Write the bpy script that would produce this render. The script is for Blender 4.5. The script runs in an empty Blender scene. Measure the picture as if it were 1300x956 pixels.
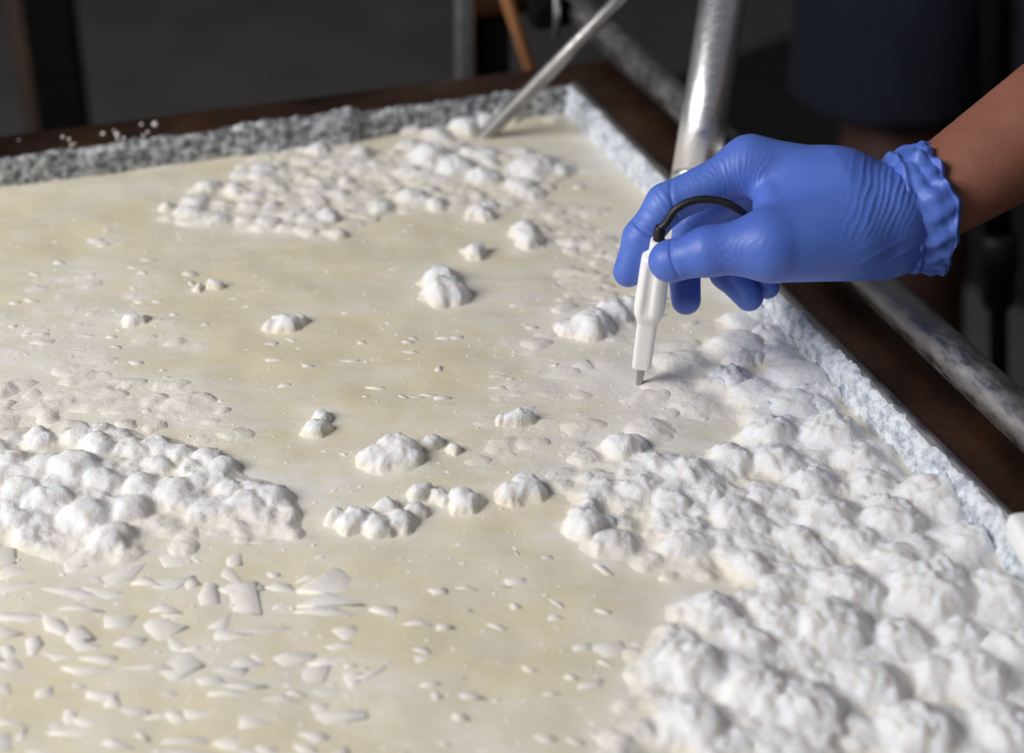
import bpy, bmesh, math, random
import numpy as np
from mathutils import Vector, Matrix

# ------------------------------------------------------------------ camera, world, light
SC = bpy.context.scene
COL = SC.collection
F_PX, CX, CY = 2274.0, 650.0, 478.0          # focal length in pixels of the 1300 x 956 frame
PITCH = math.radians(30.8)
CP, SP = math.cos(PITCH), math.sin(PITCH)
Z_WHEY, Z_RIM = 0.780, 0.800
CAM = np.array([0.0, 0.0, 1.2955])

cam_d = bpy.data.cameras.new('camera')
cam = bpy.data.objects.new('camera', cam_d)
COL.objects.link(cam)
cam.location = CAM
cam.rotation_euler = (math.pi / 2 - PITCH, 0, 0)
cam_d.sensor_width = 36.0
cam_d.lens = 36.0 * F_PX / 1300.0
cam_d.clip_start = 0.02
cam_d.dof.use_dof = True
cam_d.dof.focus_distance = 0.955
cam_d.dof.aperture_fstop = 4.8
SC.camera = cam

world = bpy.data.worlds.new('room_ambience')
SC.world = world
world.use_nodes = True
bg = world.node_tree.nodes['Background']
bg.inputs[0].default_value = (0.84, 0.88, 1.0, 1)
bg.inputs[1].default_value = 0.13


def area_light(name, loc, target, sx, sy, power, color):
    d = bpy.data.lights.new(name, 'AREA')
    d.shape = 'RECTANGLE'
    d.size, d.size_y, d.energy, d.color = sx, sy, power, color
    o = bpy.data.objects.new(name, d)
    COL.objects.link(o)
    o.location = loc
    o.rotation_euler = (Vector(target) - Vector(loc)).to_track_quat('-Z', 'Y').to_euler()
    return o


area_light('window_daylight', (-1.75, 0.15, 2.05), (0.05, 0.85, 0.8), 1.3, 1.1, 55.0, (1.0, 0.975, 0.955))

SC.view_settings.view_transform = 'Standard'
SC.view_settings.look = 'None'
SC.view_settings.gamma = 1.0
SC.view_settings.exposure = 0.0
SC.view_settings.use_curve_mapping = False

RNG = random.Random(7)
NR = np.random.RandomState(11)


# ------------------------------------------------------------------ geometry helpers
def at_depth(px, py, d):
    x, y = (px - CX) / F_PX * d, (CY - py) / F_PX * d
    return CAM + np.array([x, d * CP + y * SP, y * CP - d * SP])


def at_z(px, py, z):
    p = at_depth(px, py, 1.0) - CAM
    return CAM + p * ((z - CAM[2]) / p[2])


def depth_of(p):
    q = np.asarray(p) - CAM
    return q[..., 1] * CP - q[..., 2] * SP


def to_px(P):
    q = np.asarray(P) - CAM
    d = q[..., 1] * CP - q[..., 2] * SP
    yc = q[..., 1] * SP + q[..., 2] * CP
    return CX + q[..., 0] / d * F_PX, CY - yc / d * F_PX, d


def link(o, parent=None):
    COL.objects.link(o)
    if parent is not None:
        o.parent = parent
    return o


def np_mesh(name, V, Fq, mat=None, smooth=True, parent=None, loc=None):
    V = np.asarray(V, np.float32)
    Fq = np.asarray(Fq, np.int32)
    n = Fq.shape[1]
    me = bpy.data.meshes.new(name)
    me.vertices.add(len(V))
    me.vertices.foreach_set('co', V.ravel())
    me.loops.add(Fq.size)
    me.loops.foreach_set('vertex_index', Fq.ravel())
    me.polygons.add(len(Fq))
    me.polygons.foreach_set('loop_start', np.arange(0, Fq.size, n, dtype=np.int32))
    me.polygons.foreach_set('loop_total', np.full(len(Fq), n, np.int32))
    me.polygons.foreach_set('use_smooth', np.full(len(Fq), smooth))
    me.update(calc_edges=True)
    me.validate()
    if mat:
        me.materials.append(mat)
    o = bpy.data.objects.new(name, me)
    if loc is not None:
        o.location = loc
    return link(o, parent)


def bm_obj(name, bm, mat=None, parent=None, smooth=True, loc=None):
    bmesh.ops.recalc_face_normals(bm, faces=bm.faces[:])
    me = bpy.data.meshes.new(name)
    bm.to_mesh(me)
    bm.free()
    for p in me.polygons:
        p.use_smooth = smooth
    if mat:
        me.materials.append(mat)
    o = bpy.data.objects.new(name, me)
    if loc is not None:
        o.location = loc
    return link(o, parent)


def sharp(o, ang=35):
    me = o.data
    bm = bmesh.new()
    bm.from_mesh(me)
    for e in bm.edges:
        if len(e.link_faces) == 2 and e.calc_face_angle(0) > math.radians(ang):
            e.smooth = False
    bm.to_mesh(me)
    bm.free()
    return o


def bm_box(bm, lo, hi, bevel=0.0, seg=2, rot=None):
    r = bmesh.ops.create_cube(bm, size=1.0)
    vs = r['verts']
    lo, hi = Vector(lo), Vector(hi)
    for v in vs:
        v.co = Vector(((v.co.x + .5) * (hi.x - lo.x) + lo.x, (v.co.y + .5) * (hi.y - lo.y) + lo.y, (v.co.z + .5) * (hi.z - lo.z) + lo.z))
    if bevel:
        es = list({e for v in vs for e in v.link_edges})
        bmesh.ops.bevel(bm, geom=es, offset=bevel, segments=seg, affect='EDGES', profile=0.5)
    return bm


def tube_data(pts, radii, n=16, cap=True):
    pts = [np.asarray(p, float) for p in pts]
    m = len(pts)
    V, Fq = [], []
    t0 = pts[1] - pts[0]
    ref = np.array([0, 0, 1.0]) if abs(t0[2]) < 0.8 * np.linalg.norm(t0) else np.array([1.0, 0, 0])
    for i in range(m):
        t = pts[min(i + 1, m - 1)] - pts[max(i - 1, 0)]
        t = t / np.linalg.norm(t)
        b = np.cross(t, ref)
        b /= np.linalg.norm(b)
        ref = np.cross(b, t)
        for k in range(n):
            a = 2 * math.pi * k / n
            V.append(pts[i] + radii[i] * (math.cos(a) * b + math.sin(a) * ref))
    for i in range(m - 1):
        for k in range(n):
            k2 = (k + 1) % n
            Fq.append((i * n + k, i * n + k2, (i + 1) * n + k2, (i + 1) * n + k))
    return V, Fq, [list(range(n))[::-1], list(range((m - 1) * n, m * n))] if cap else []


def tube(name, pts, radii, mat, parent=None, n=16, cap=True):
    if np.isscalar(radii):
        radii = [radii] * len(pts)
    V, Fq, caps = tube_data(pts, radii, n, cap)
    me = bpy.data.meshes.new(name)
    me.from_pydata([tuple(v) for v in V], [], [tuple(f) for f in Fq] + [tuple(c) for c in caps])
    for p in me.polygons:
        p.use_smooth = len(p.vertices) == 4
    me.materials.append(mat)
    me.update()
    bm = bmesh.new(); bm.from_mesh(me)
    bmesh.ops.recalc_face_normals(bm, faces=bm.faces[:])
    bm.to_mesh(me); bm.free()
    return link(bpy.data.objects.new(name, me), parent)


def smooth_path(pts, sub=8):
    P = [np.asarray(p, float) for p in pts]
    out = []
    for i in range(len(P) - 1):
        p0, p1, p2, p3 = P[max(i - 1, 0)], P[i], P[i + 1], P[min(i + 2, len(P) - 1)]
        for s in range(sub):
            t = s / sub
            out.append(0.5 * ((2 * p1) + (-p0 + p2) * t + (2 * p0 - 5 * p1 + 4 * p2 - p3) * t * t + (-p0 + 3 * p1 - 3 * p2 + p3) * t ** 3))
    out.append(P[-1])
    return out


def tag(o, label, cat, group=None, kind=None):
    o['label'] = label
    o['category'] = cat
    if group:
        o['group'] = group
    if kind:
        o['kind'] = kind
    return o


def empty(name, loc, rotz=0.0):
    o = bpy.data.objects.new(name, None)
    o.empty_display_size = 0.05
    o.location = loc
    o.rotation_euler = (0, 0, rotz)
    return link(o)


# numpy gradient noise -------------------------------------------------------
_perm = np.arange(256)
NR.shuffle(_perm)
_perm = np.concatenate([_perm, _perm, _perm])
_ga = NR.rand(256) * 2 * np.pi


def noise2(x, y):
    xi, yi = np.floor(x).astype(int), np.floor(y).astype(int)
    xf, yf = x - xi, y - yi
    u, v = xf * xf * xf * (xf * (xf * 6 - 15) + 10), yf * yf * yf * (yf * (yf * 6 - 15) + 10)

    def g(ix, iy, dx, dy):
        h = _perm[(_perm[ix & 255] + iy) & 255]
        return np.cos(_ga[h]) * dx + np.sin(_ga[h]) * dy
    a = g(xi, yi, xf, yf); b = g(xi + 1, yi, xf - 1, yf)
    c = g(xi, yi + 1, xf, yf - 1); d = g(xi + 1, yi + 1, xf - 1, yf - 1)
    return 1.5 * ((a + u * (b - a)) + v * ((c + u * (d - c)) - (a + u * (b - a))))


def fbm2(x, y, octv=4):
    s, a = 0, 1.0
    for i in range(octv):
        s = s + a * noise2(x * 2 ** i + 17.3 * i, y * 2 ** i - 9.1 * i)
        a *= 0.5
    return s


def bubbles(x, y):
    """rounded bumps, one per cell of a jittered grid, 0 in the creases and 1 on the tops"""
    xi, yi = np.floor(x).astype(int), np.floor(y).astype(int)
    best = np.full(x.shape, 9.0)
    for dx in (-1, 0, 1):
        for dy in (-1, 0, 1):
            h = _perm[(_perm[(xi + dx) & 255] + yi + dy) & 255]
            h2 = _perm[h + 71]
            px, py = xi + dx + .1 + .8 * h / 255.0, yi + dy + .1 + .8 * h2 / 255.0
            best = np.minimum(best, ((x - px) ** 2 + (y - py) ** 2) * (.7 + .8 * (h2 % 16) / 16))
    return np.sqrt(np.clip(1 - best * 1.1, 0, 1))


# ------------------------------------------------------------------ materials
def srgb(r, g, b):
    f = lambda c: c / 12.92 if c <= 0.04045 else ((c + 0.055) / 1.055) ** 2.4
    return (f(r / 255), f(g / 255), f(b / 255), 1)


class Mat:
    def __init__(s, name):
        s.m = bpy.data.materials.new(name)
        s.m.use_nodes = True
        s.nt = s.m.node_tree
        s.b = s.nt.nodes['Principled BSDF']
        s.tc = s.nt.nodes.new('ShaderNodeTexCoord')

    def n(s, t, **kw):
        nd = s.nt.nodes.new(t)
        for k, v in kw.items():
            setattr(nd, k, v)
        return nd

    def l(s, a, b):
        s.nt.links.new(a, b)

    def noise(s, scale, detail=4, rough=0.55, stretch=None, coord='Object'):
        nd = s.n('ShaderNodeTexNoise')
        nd.inputs['Scale'].default_value = scale
        nd.inputs['Detail'].default_value = detail
        nd.inputs['Roughness'].default_value = rough
        if stretch:
            mp = s.n('ShaderNodeMapping')
            mp.inputs['Scale'].default_value = stretch
            s.l(s.tc.outputs[coord], mp.inputs[0]); s.l(mp.outputs[0], nd.inputs[0])
        else:
            s.l(s.tc.outputs[coord], nd.inputs[0])
        return nd.outputs[0]

    def ramp(s, fac, stops):
        nd = s.n('ShaderNodeValToRGB')
        el = nd.color_ramp.elements
        while len(el) < len(stops):
            el.new(0.5)
        for e, (p, c) in zip(el, stops):
            e.position = p
            e.color = c
        s.l(fac, nd.inputs[0])
        return nd.outputs[0]

    def mix(s, fac, a, b):
        nd = s.n('ShaderNodeMix', data_type='RGBA')
        for val, idx in ((fac, 0), (a, 6), (b, 7)):
            if isinstance(val, (int, float, tuple)):
                nd.inputs[idx].default_value = val
            else:
                s.l(val, nd.inputs[idx])
        return nd.outputs[2]

    def bump(s, h, strength=0.3, dist=0.001, prev=None):
        nd = s.n('ShaderNodeBump')
        nd.inputs['Strength'].default_value = strength
        nd.inputs['Distance'].default_value = dist
        s.l(h, nd.inputs['Height'])
        if prev is not None:
            s.l(prev, nd.inputs['Normal'])
        s.l(nd.outputs[0], s.b.inputs['Normal'])
        return nd.outputs[0]

    def set(s, color=None, rough=None, metal=None, spec=None, sss=None, sss_r=None, sss_s=None):
        i = s.b.inputs
        for v, k in ((color, 'Base Color'), (rough, 'Roughness'), (metal, 'Metallic'), (spec, 'Specular IOR Level'), (sss, 'Subsurface Weight'),
                     (sss_r, 'Subsurface Radius'), (sss_s, 'Subsurface Scale')):
            if v is None:
                continue
            if isinstance(v, (int, float, tuple)):
                i[k].default_value = v
            else:
                s.l(v, i[k])
        return s


def simple(name, c1, c2, scale, rough, metal=0.0, bump=0.0, bdist=0.001, detail=4, spec=None, lo=0.35, hi=0.65, stretch=None):
    m = Mat(name)
    nz = m.noise(scale, detail, stretch=stretch)
    m.set(color=m.ramp(nz, [(lo, c1), (hi, c2)]), rough=rough, metal=metal, spec=spec)
    if bump:
        m.bump(nz, bump, bdist)
    return m.m


WHEY_LOW, WHEY_MID, WHEY_FILM = srgb(230, 221, 191), srgb(235, 229, 211), srgb(241, 238, 232)


def milk_material(name='whey_and_curd', soft=.8, grain=1.0):
    """one wet surface: yellow whey, a thin curd film on it (attribute curd) and foam piled on that (attribute foam)"""
    m = Mat(name)
    at = m.n('ShaderNodeAttribute', attribute_name='curd')
    fo = m.n('ShaderNodeAttribute', attribute_name='foam')
    geo = m.n('ShaderNodeNewGeometry')

    def noise(scale, detail, rough, st=(1, 1, 1)):
        mp = m.n('ShaderNodeMapping')
        mp.inputs['Scale'].default_value = st
        m.l(geo.outputs['Position'], mp.inputs[0])
        nd = m.n('ShaderNodeTexNoise')
        nd.inputs['Scale'].default_value, nd.inputs['Detail'].default_value, nd.inputs['Roughness'].default_value = scale, detail, rough
        m.l(mp.outputs[0], nd.inputs[0])
        return nd.outputs[0]

    def math_(op, a, b, c=None, clamp=False):
        nd = m.n('ShaderNodeMath', operation=op, use_clamp=clamp)
        for k, v in enumerate((a, b, c)):
            if v is None:
                continue
            if isinstance(v, (int, float)):
                nd.inputs[k].default_value = v
            else:
                m.l(v, nd.inputs[k])
        return nd.outputs[0]
    n1 = noise(26, 6, .62, (.75, 1.5, 1))
    n2 = noise(110, 5, .6, (.7, 1.4, 1))
    n3 = noise(260, 5, .65)
    n4 = noise(700, 3, .6)
    film = math_('ADD', math_('MULTIPLY_ADD', n1, 1.5, -.75), at.outputs['Fac'])
    film = math_('ADD', math_('MULTIPLY_ADD', n2, .9, -.45), film, None, True)
    cw = m.ramp(film, [(0.05, WHEY_LOW), (0.5, WHEY_MID), (0.95, WHEY_FILM)])
    ff = math_('ADD', math_('MULTIPLY_ADD', n2, .5, -.25), math_('MULTIPLY', fo.outputs['Fac'], 1.25), None, True)
    cf = m.ramp(ff, [(0.1, srgb(232, 218, 194)), (0.5, srgb(239, 232, 222)), (0.9, srgb(243, 242, 243))])  # tan low end paints warm shade between lumps, as well as thin wet froth
    fmask = math_('MULTIPLY', ff, math_('MULTIPLY', fo.outputs['Fac'], 4.0, None, True), None, True)
    m.set(color=m.mix(fmask, cw, cf), sss=math_('MULTIPLY', math_('MULTIPLY_ADD', fo.outputs['Fac'], 2.2, -1.1, True), soft), sss_r=(1.0, .66, .36), sss_s=.009)
    m.set(rough=math_('MULTIPLY_ADD', fmask, .42, .36), spec=math_('MULTIPLY_ADD', fmask, -.2, .3))
    b = m.bump(n1, .10, .003)
    b = m.bump(n2, .22, .002, b)
    hf = math_('MULTIPLY', math_('ADD', n3, math_('MULTIPLY', n4, .45)), math_('MULTIPLY_ADD', fmask, .95, .05))
    m.bump(hf, .6 * grain, .0018, b)
    return m.m


def crust_material(name, cdark, clight, lo, hi):
    m = Mat(name)
    n1 = m.noise(150, 5, 0.65)
    n2 = m.noise(500, 3)
    m.set(color=m.ramp(n1, [(lo, cdark), (hi, clight)]), rough=0.6, spec=0.3)
    b = m.bump(n1, 0.6, 0.002)
    m.bump(n2, 0.5, 0.001, b)
    return m.m


def steel_material(name, c1, c2, rough, scratch=0.25, scale=9, stretch=(1, 8, 8), metal=1.0):
    m = Mat(name)
    n1 = m.noise(scale, 6, 0.6)
    n2 = m.noise(90, 4, 0.6, stretch=stretch)
    c = m.ramp(n1, [(0.3, c1), (0.7, c2)])
    r = m.ramp(n2, [(0.3, (rough * .7,) * 3 + (1,)), (0.7, (min(1, rough * 1.4),) * 3 + (1,))])
    m.set(color=c, rough=r, metal=metal)
    m.bump(n2, scratch, 0.0006)
    return m.m


M = {}
M['foam'] = M['whey'] = milk_material()
M['speck'] = simple('white_specks', srgb(226, 222, 214), srgb(238, 236, 232), 200, 0.6)
M['flake'] = milk_material('curd_flake', 0.0, .25)
M['crust_grey'] = crust_material('dried_milk_grey', srgb(96, 99, 104), srgb(224, 226, 230), 0.40, 0.66)
M['crust_white'] = crust_material('dried_milk_white', srgb(150, 160, 175), srgb(226, 231, 238), 0.34, 0.58)
M['steel'] = steel_material('brushed_steel', srgb(150, 150, 152), srgb(185, 184, 182), 0.36)
M['steel_dark'] = steel_material('brown_reflection_steel', srgb(62, 44, 35), srgb(122, 88, 66), 0.42, scale=16, metal=0.85)  # brown base colour paints in the dark brown room reflected by the flange
M['rail'] = steel_material('scuffed_steel', srgb(146, 144, 144), srgb(172, 170, 168), 0.46, 0.10, scale=60, stretch=(2.5, .8, 2.5))
M['polished'] = steel_material('polished_steel', srgb(244, 244, 246), srgb(250, 250, 251), 0.33, 0.0)
M['white_plastic'] = simple('white_plastic', srgb(240, 240, 240), srgb(245, 245, 245), 30, 0.35, spec=0.5)
M['black_rubber'] = simple('black_rubber', srgb(16, 16, 17), srgb(26, 26, 27), 60, 0.5)
M['floor'] = simple('dark_concrete', srgb(86, 82, 82), srgb(98, 94, 93), 5, 0.8, bump=0.2, bdist=0.004)
M['wall'] = simple('grey_plaster', srgb(86, 84, 84), srgb(100, 98, 97), 4, 0.9, bump=0.2, bdist=0.004)
M['mat'] = simple('floor_mat', srgb(14, 14, 15), srgb(24, 24, 25), 40, 0.85, bump=0.3, bdist=0.002)
M['brown_wood'] = simple('dark_wood', srgb(58, 44, 36), srgb(78, 60, 48), 14, 0.6, stretch=(4, 4, .5))
M['black_paint'] = simple('black_paint', srgb(6, 6, 6), srgb(11, 11, 11), 30, 0.8, spec=0.15)
M['pine'] = simple('pine_wood', srgb(166, 112, 72), srgb(190, 134, 88), 14, 0.6, stretch=(4, 4, .5))
M['denim'] = simple('navy_denim', srgb(8, 14, 29), srgb(16, 24, 44), 160, 0.9, bump=0.3, bdist=0.0008)
M['shirt'] = simple('grey_cotton', srgb(96, 100, 108), srgb(114, 118, 126), 160, 0.9, bump=0.2, bdist=0.0006)
M['hair'] = simple('brown_hair', srgb(34, 24, 18), srgb(54, 38, 28), 90, 0.6, bump=0.6, bdist=0.002, stretch=(3, 3, .6))
M['boot'] = simple('rubber_boot', srgb(22, 24, 24), srgb(34, 36, 36), 30, 0.45)
M['eye'] = simple('eye_white', srgb(225, 222, 216), srgb(235, 232, 228), 10, 0.25)
M['iris'] = simple('brown_iris', srgb(50, 32, 20), srgb(70, 46, 28), 60, 0.2)


def skin_material(name='skin', c1=srgb(126, 80, 64), c2=srgb(150, 100, 82)):
    m = Mat(name)
    n1 = m.noise(18, 5, 0.6)
    n2 = m.noise(260, 4, 0.6)
    m.set(color=m.ramp(n1, [(0.3, c1), (0.7, c2)]), rough=0.52, spec=0.35)
    m.bump(n2, 0.35, 0.0008)
    return m.m


def glove_material():
    m = Mat('blue_nitrile')
    n1 = m.noise(22, 4, 0.5)
    n2 = m.noise(330, 4, 0.6)
    m.set(color=m.ramp(n1, [(0.3, srgb(76, 106, 196)), (0.7, srgb(90, 121, 208))]), rough=0.46, spec=0.45)
    m.bump(n2, 0.18, 0.0006)
    return m.m


M['skin'] = skin_material()
M['skin_shaded'] = skin_material('shaded_skin', srgb(74, 50, 44), srgb(88, 62, 54))  # skin darkened so the dim shade on the bystander's legs is in the colour
M['glove'] = glove_material()

# ------------------------------------------------------------------ room
def structure(o):
    o['kind'] = 'structure'
    return o


bm = bmesh.new(); bm_box(bm, (-4.5, -2.2, -0.1), (4.0, 5.6, 0.0))
structure(bm_obj('floor', bm, M['floor'], smooth=False))
bm = bmesh.new(); bm_box(bm, (-4.5, 5.6, -0.1), (4.0, 5.75, 3.2))
structure(bm_obj('wall_back', bm, M['wall'], smooth=False))
bm = bmesh.new(); bm_box(bm, (4.0, -2.2, -0.1), (4.15, 5.75, 3.2))
structure(bm_obj('wall_right', bm, M['wall'], smooth=False))

# ------------------------------------------------------------------ cheese vat
YAW = math.radians(19.0)
C0 = at_z(727, 105, Z_RIM)                    # inner far right corner of the rim
CYA, SYA = math.cos(YAW), math.sin(YAW)


def loc2w(x, y, z=0.0):
    return np.array([C0[0] + x * CYA - y * SYA, C0[1] + x * SYA + y * CYA, z])


def w2loc(P):
    dx, dy = P[..., 0] - C0[0], P[..., 1] - C0[1]
    return dx * CYA + dy * SYA, -dx * SYA + dy * CYA


VX, VY = -1.9, -1.22                           # interior runs x in [VX, 0], y in [VY, 0]
FW_R, FW_F = 0.043, 0.036                      # flange widths, right and far
vat = empty('cheese_vat', (C0[0], C0[1], 0), YAW)
tag(vat, 'large steel cheese vat full of whey and floating curd', 'vat')

t = 0.004
bm = bmesh.new()
bm_box(bm, (VX - t, 0, 0.30), (t, t, Z_RIM - 0.001))
bm_box(bm, (VX - t, VY - t, 0.30), (t, VY, Z_RIM - 0.001))
bm_box(bm, (0, VY, 0.30), (t, 0, Z_RIM - 0.001))
bm_box(bm, (VX - t, VY, 0.30), (VX, 0, Z_RIM - 0.001))
bm_box(bm, (VX - t, VY - t, 0.296), (t, t, 0.30))
bm_obj('tank', bm, M['steel'], vat, smooth=False)


def flange(lo, hi, lip):
    bm = bmesh.new()
    bm_box(bm, (lo[0], lo[1], Z_RIM - 0.003), (hi[0], hi[1], Z_RIM), 0.0012)
    bm_box(bm, lip[0], lip[1], 0.001)
    o = bm_obj('flange', bm, M['steel_dark'], vat)
    return sharp(o)


flange((0, VY, 0), (FW_R, 0.0, 0), ((FW_R - .003, VY, Z_RIM - .045), (FW_R, 0, Z_RIM - .003)))
flange((VX, 0, 0), (FW_R, FW_F, 0), ((VX, FW_F - .003, Z_RIM - .045), (FW_R, FW_F, Z_RIM - .003)))
flange((VX - .04, VY, 0), (VX, FW_F, 0), ((VX - .04, VY, Z_RIM - .045), (VX - .037, FW_F, Z_RIM - .003)))
flange((VX - .04, VY - .04, 0), (FW_R, VY, 0), ((VX - .04, VY - .04, Z_RIM - .045), (FW_R, VY - .037, Z_RIM - .003)))
# rounded bead along the inner edge of the right flange
tube('rim_bead', [(0.001, VY, Z_RIM - .001), (0.001, 0, Z_RIM - .001)], 0.0028, M['rail'], vat, 10)
for lx, ly in ((VX + .06, -.06), (VX + .06, VY + .06), (-.06, -.06), (-.06, VY + .06)):
    tube('leg', [(lx, ly, 0.0), (lx, ly, 0.30)], 0.024, M['steel'], vat, 16)

# rail beside the right flange
RZ = 0.816
pa = at_z(1213, 455, RZ); pb = at_z(800, 72, RZ)
xa, ya = w2loc(pa); xb, yb = w2loc(pb)
RX = float(xa + xb) / 2
RX = float(xa)
slope = float(xb - xa) / float(yb - ya)
rail_pt = lambda y: (RX + slope * (y - float(ya)), y, RZ)
tube('rail', [rail_pt(y) for y in np.linspace(VY, 0.36, 12)], 0.0115, M['rail'], vat, 20)
for y in (-1.1, -0.31):
    x, _, _ = rail_pt(y)
    bm = bmesh.new()
    bm_box(bm, (x - .012, y - .010, Z_RIM - .0015), (x + .012, y + .010, RZ - .008), .002)
    bm_obj('rail_bracket', bm, M['steel_dark'], vat)
bm = bmesh.new()
bm_box(bm, (.006, .100, .805), (.0372, .122, .826), .003)
bm_obj('rail_clamp', bm, M['black_paint'], vat)['label'] = 'dark clamp near the far end of the rail'
tube('hook', [(.0225, .108, .852), (.0225, .097, .850), (.0225, .0965, .812), (.0225, .0975, .799)], .0027, M['polished'], vat, 10)['label'] = 'bright steel hook on the dark clamp'

# dried milk on the inside of the walls
def crust(along, length0, length1, n, mat, big):
    rows = 14
    s = np.linspace(length0, length1, n)
    V = []
    top = 0.019 + 0.0022 * fbm2(s * 60, s * 0 + 3.3, 4) + 0.0012 * fbm2(s * 240, s * 0 + 8.3, 2)
    for c0, w, h in big:
        top = top + h * np.exp(-((s - c0) / w) ** 2)
    for r in range(rows):
        f = r / (rows - 1)
        z = Z_WHEY - 0.006 + (top + 0.006) * f
        prof = (1 - 0.55 * f) * (1 if r < rows - 1 else 0.1)
        d = 0.0022 + 0.003 * prof + 0.0022 * np.abs(fbm2(s * 130, z * 130 + 5.0, 3)) + 0.0015 * (np.abs(noise2(s * 330, z * 330)) )
        for c0, w, h in big:
            d = d + 1.0 * h * np.exp(-((s - c0) / w) ** 2)
        d = d * (1.0 if r < rows - 1 else 0.35)
        V.append(np.stack([s, -d, z], 1) if along == 'x' else np.stack([-d * 1.25, s, z], 1))
    # back row hugs the wall
    back = V[-1].copy()
    back[:, 1 if along == 'x' else 0] = -0.0002
    V.append(back)
    V = np.concatenate(V)
    R = rows + 1
    i, j = np.meshgrid(np.arange(n - 1), np.arange(R - 1))
    a = (j * n + i).ravel()
    Fq = np.stack([a, a + 1, a + n + 1, a + n], 1)
    if along == 'y':
        Fq = Fq[:, ::-1]
    o = np_mesh('milk_residue', V, Fq, mat, True, vat)
    o['kind'] = 'stuff'
    return o


def far_x(px):
    p = at_z(px, 199 - .129 * px, Z_RIM)
    return float(w2loc(p)[0])


crust('x', -1.25, -0.001, 620, M['crust_grey'], [(far_x(437), .011, .006), (far_x(345), .010, .003), (far_x(310), .008, .003), (far_x(410), .009, .003)])['label'] = 'greyish bubbly dried milk on the far wall'
crust('y', VY + .01, -0.001, 700, M['crust_white'], [])['label'] = 'thick white dried milk on the right wall'

# specks of curd splashed on the far flange
V, Fq = [], []
for (px, py, w) in ((152, 183, 4), (162, 187, 4), (180, 158, 4), (197, 158, 7), (188, 168, 4), (131, 170, 5), (149, 171, 6), (95, 183, 3), (80, 174, 4), (88, 177, 4), (92, 188, 4),
                    (186, 181, 4), (24, 178, 2), (145, 166, 3)):
    x, y = w2loc(at_z(px, py, Z_RIM)); x, y = float(x), min(max(float(y), .004), FW_F - .003)
    r = w * 1.4 / F_PX / 2 * 1.15
    b = len(V)
    for k in range(6):
        V.append((x + r * math.cos(k * 1.047), y + r * 1.2 * math.sin(k * 1.047), Z_RIM - .0002))
    for k in range(6):
        V.append((x + .6 * r * math.cos(k * 1.047), y + .7 * r * math.sin(k * 1.047), Z_RIM + r * .7))
    V.append((x, y, Z_RIM + r * .9))
    for k in range(6):
        k2 = (k + 1) % 6
        Fq += [(b + k, b + k2, b + 6 + k2, b + 6 + k), (b + 6 + k, b + 6 + k2, b + 12, b + 12)]
me = bpy.data.meshes.new('splash_specks')
me.from_pydata(V, [], [tuple(dict.fromkeys(f)) for f in Fq])
me.materials.append(M['speck'])
o = link(bpy.data.objects.new('splash_specks', me), vat)
o['kind'] = 'stuff'; o['label'] = 'white specks splashed on the far flange'

# ------------------------------------------------------------------ whey and floating curd
def lump(px, py, w, h=0.72, rough=0.3, wide=1.0):
    p = at_z(px, py, Z_WHEY)
    r = w / 2 / F_PX * depth_of(p)
    x, y = w2loc(p)
    # seat the dome so that its visible body, not its waterline centre, sits at the pixel
    return (float(x), float(y) - 0.25 * r, float(r), float(r * h), rough, wide)


def inside(poly, x, y):
    c = False
    n = len(poly)
    for i in range(n):
        (x1, y1), (x2, y2) = poly[i], poly[(i + 1) % n]
        if (y1 > y) != (y2 > y) and x < (x2 - x1) * (y - y1) / (y2 - y1) + x1:
            c = not c
    return c


def scatter(poly, n, wmin, wmax, hmin, hmax, rough=0.3, sep=0.55, base=(), wide=(.9, 1.3)):
    xs = [p[0] for p in poly]; ys = [p[1] for p in poly]
    out = list(base)
    tries = 0
    while n > 0 and tries < 6000:
        tries += 1
        px, py = RNG.uniform(min(xs), max(xs)), RNG.uniform(min(ys), max(ys))
        if not inside(poly, px, py):
            continue
        L = lump(px, py, RNG.uniform(wmin, wmax), RNG.uniform(hmin, hmax), rough, RNG.uniform(*wide))
        if L[0] > -0.012 or L[1] > -0.012:
            continue
        if any(math.hypot(L[0] - q[0], L[1] - q[1]) < sep * (L[2] + q[2]) for q in out):
            continue
        out.append(L)
        n -= 1
    return out


LEFT_POLY = [(-420, 600), (-90, 560), (0, 545), (110, 545), (200, 560), (270, 580), (330, 612), (385, 640), (350, 662), (250, 660), (190, 668), (140, 695), (90, 692), (0, 682), (-90, 690), (-420, 760)]
left = [lump(*a, .72, .12) for a in ((126, 566, 48), (92, 594, 64), (28, 623, 52), (61, 637, 58), (130, 612, 48), (180, 615, 48), (222, 627, 50), (108, 657, 60), (139, 684, 56), (261, 582, 36),
                           (281, 594, 44), (314, 639, 44), (347, 633, 40), (49, 556, 40), (163, 647, 52), (10, 588, 44), (62, 590, 40), (200, 590, 36), (175, 575, 34), (20, 660, 46))]
left = scatter(LEFT_POLY, 230, 20, 38, .45, .75, .3, .5, left)

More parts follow.
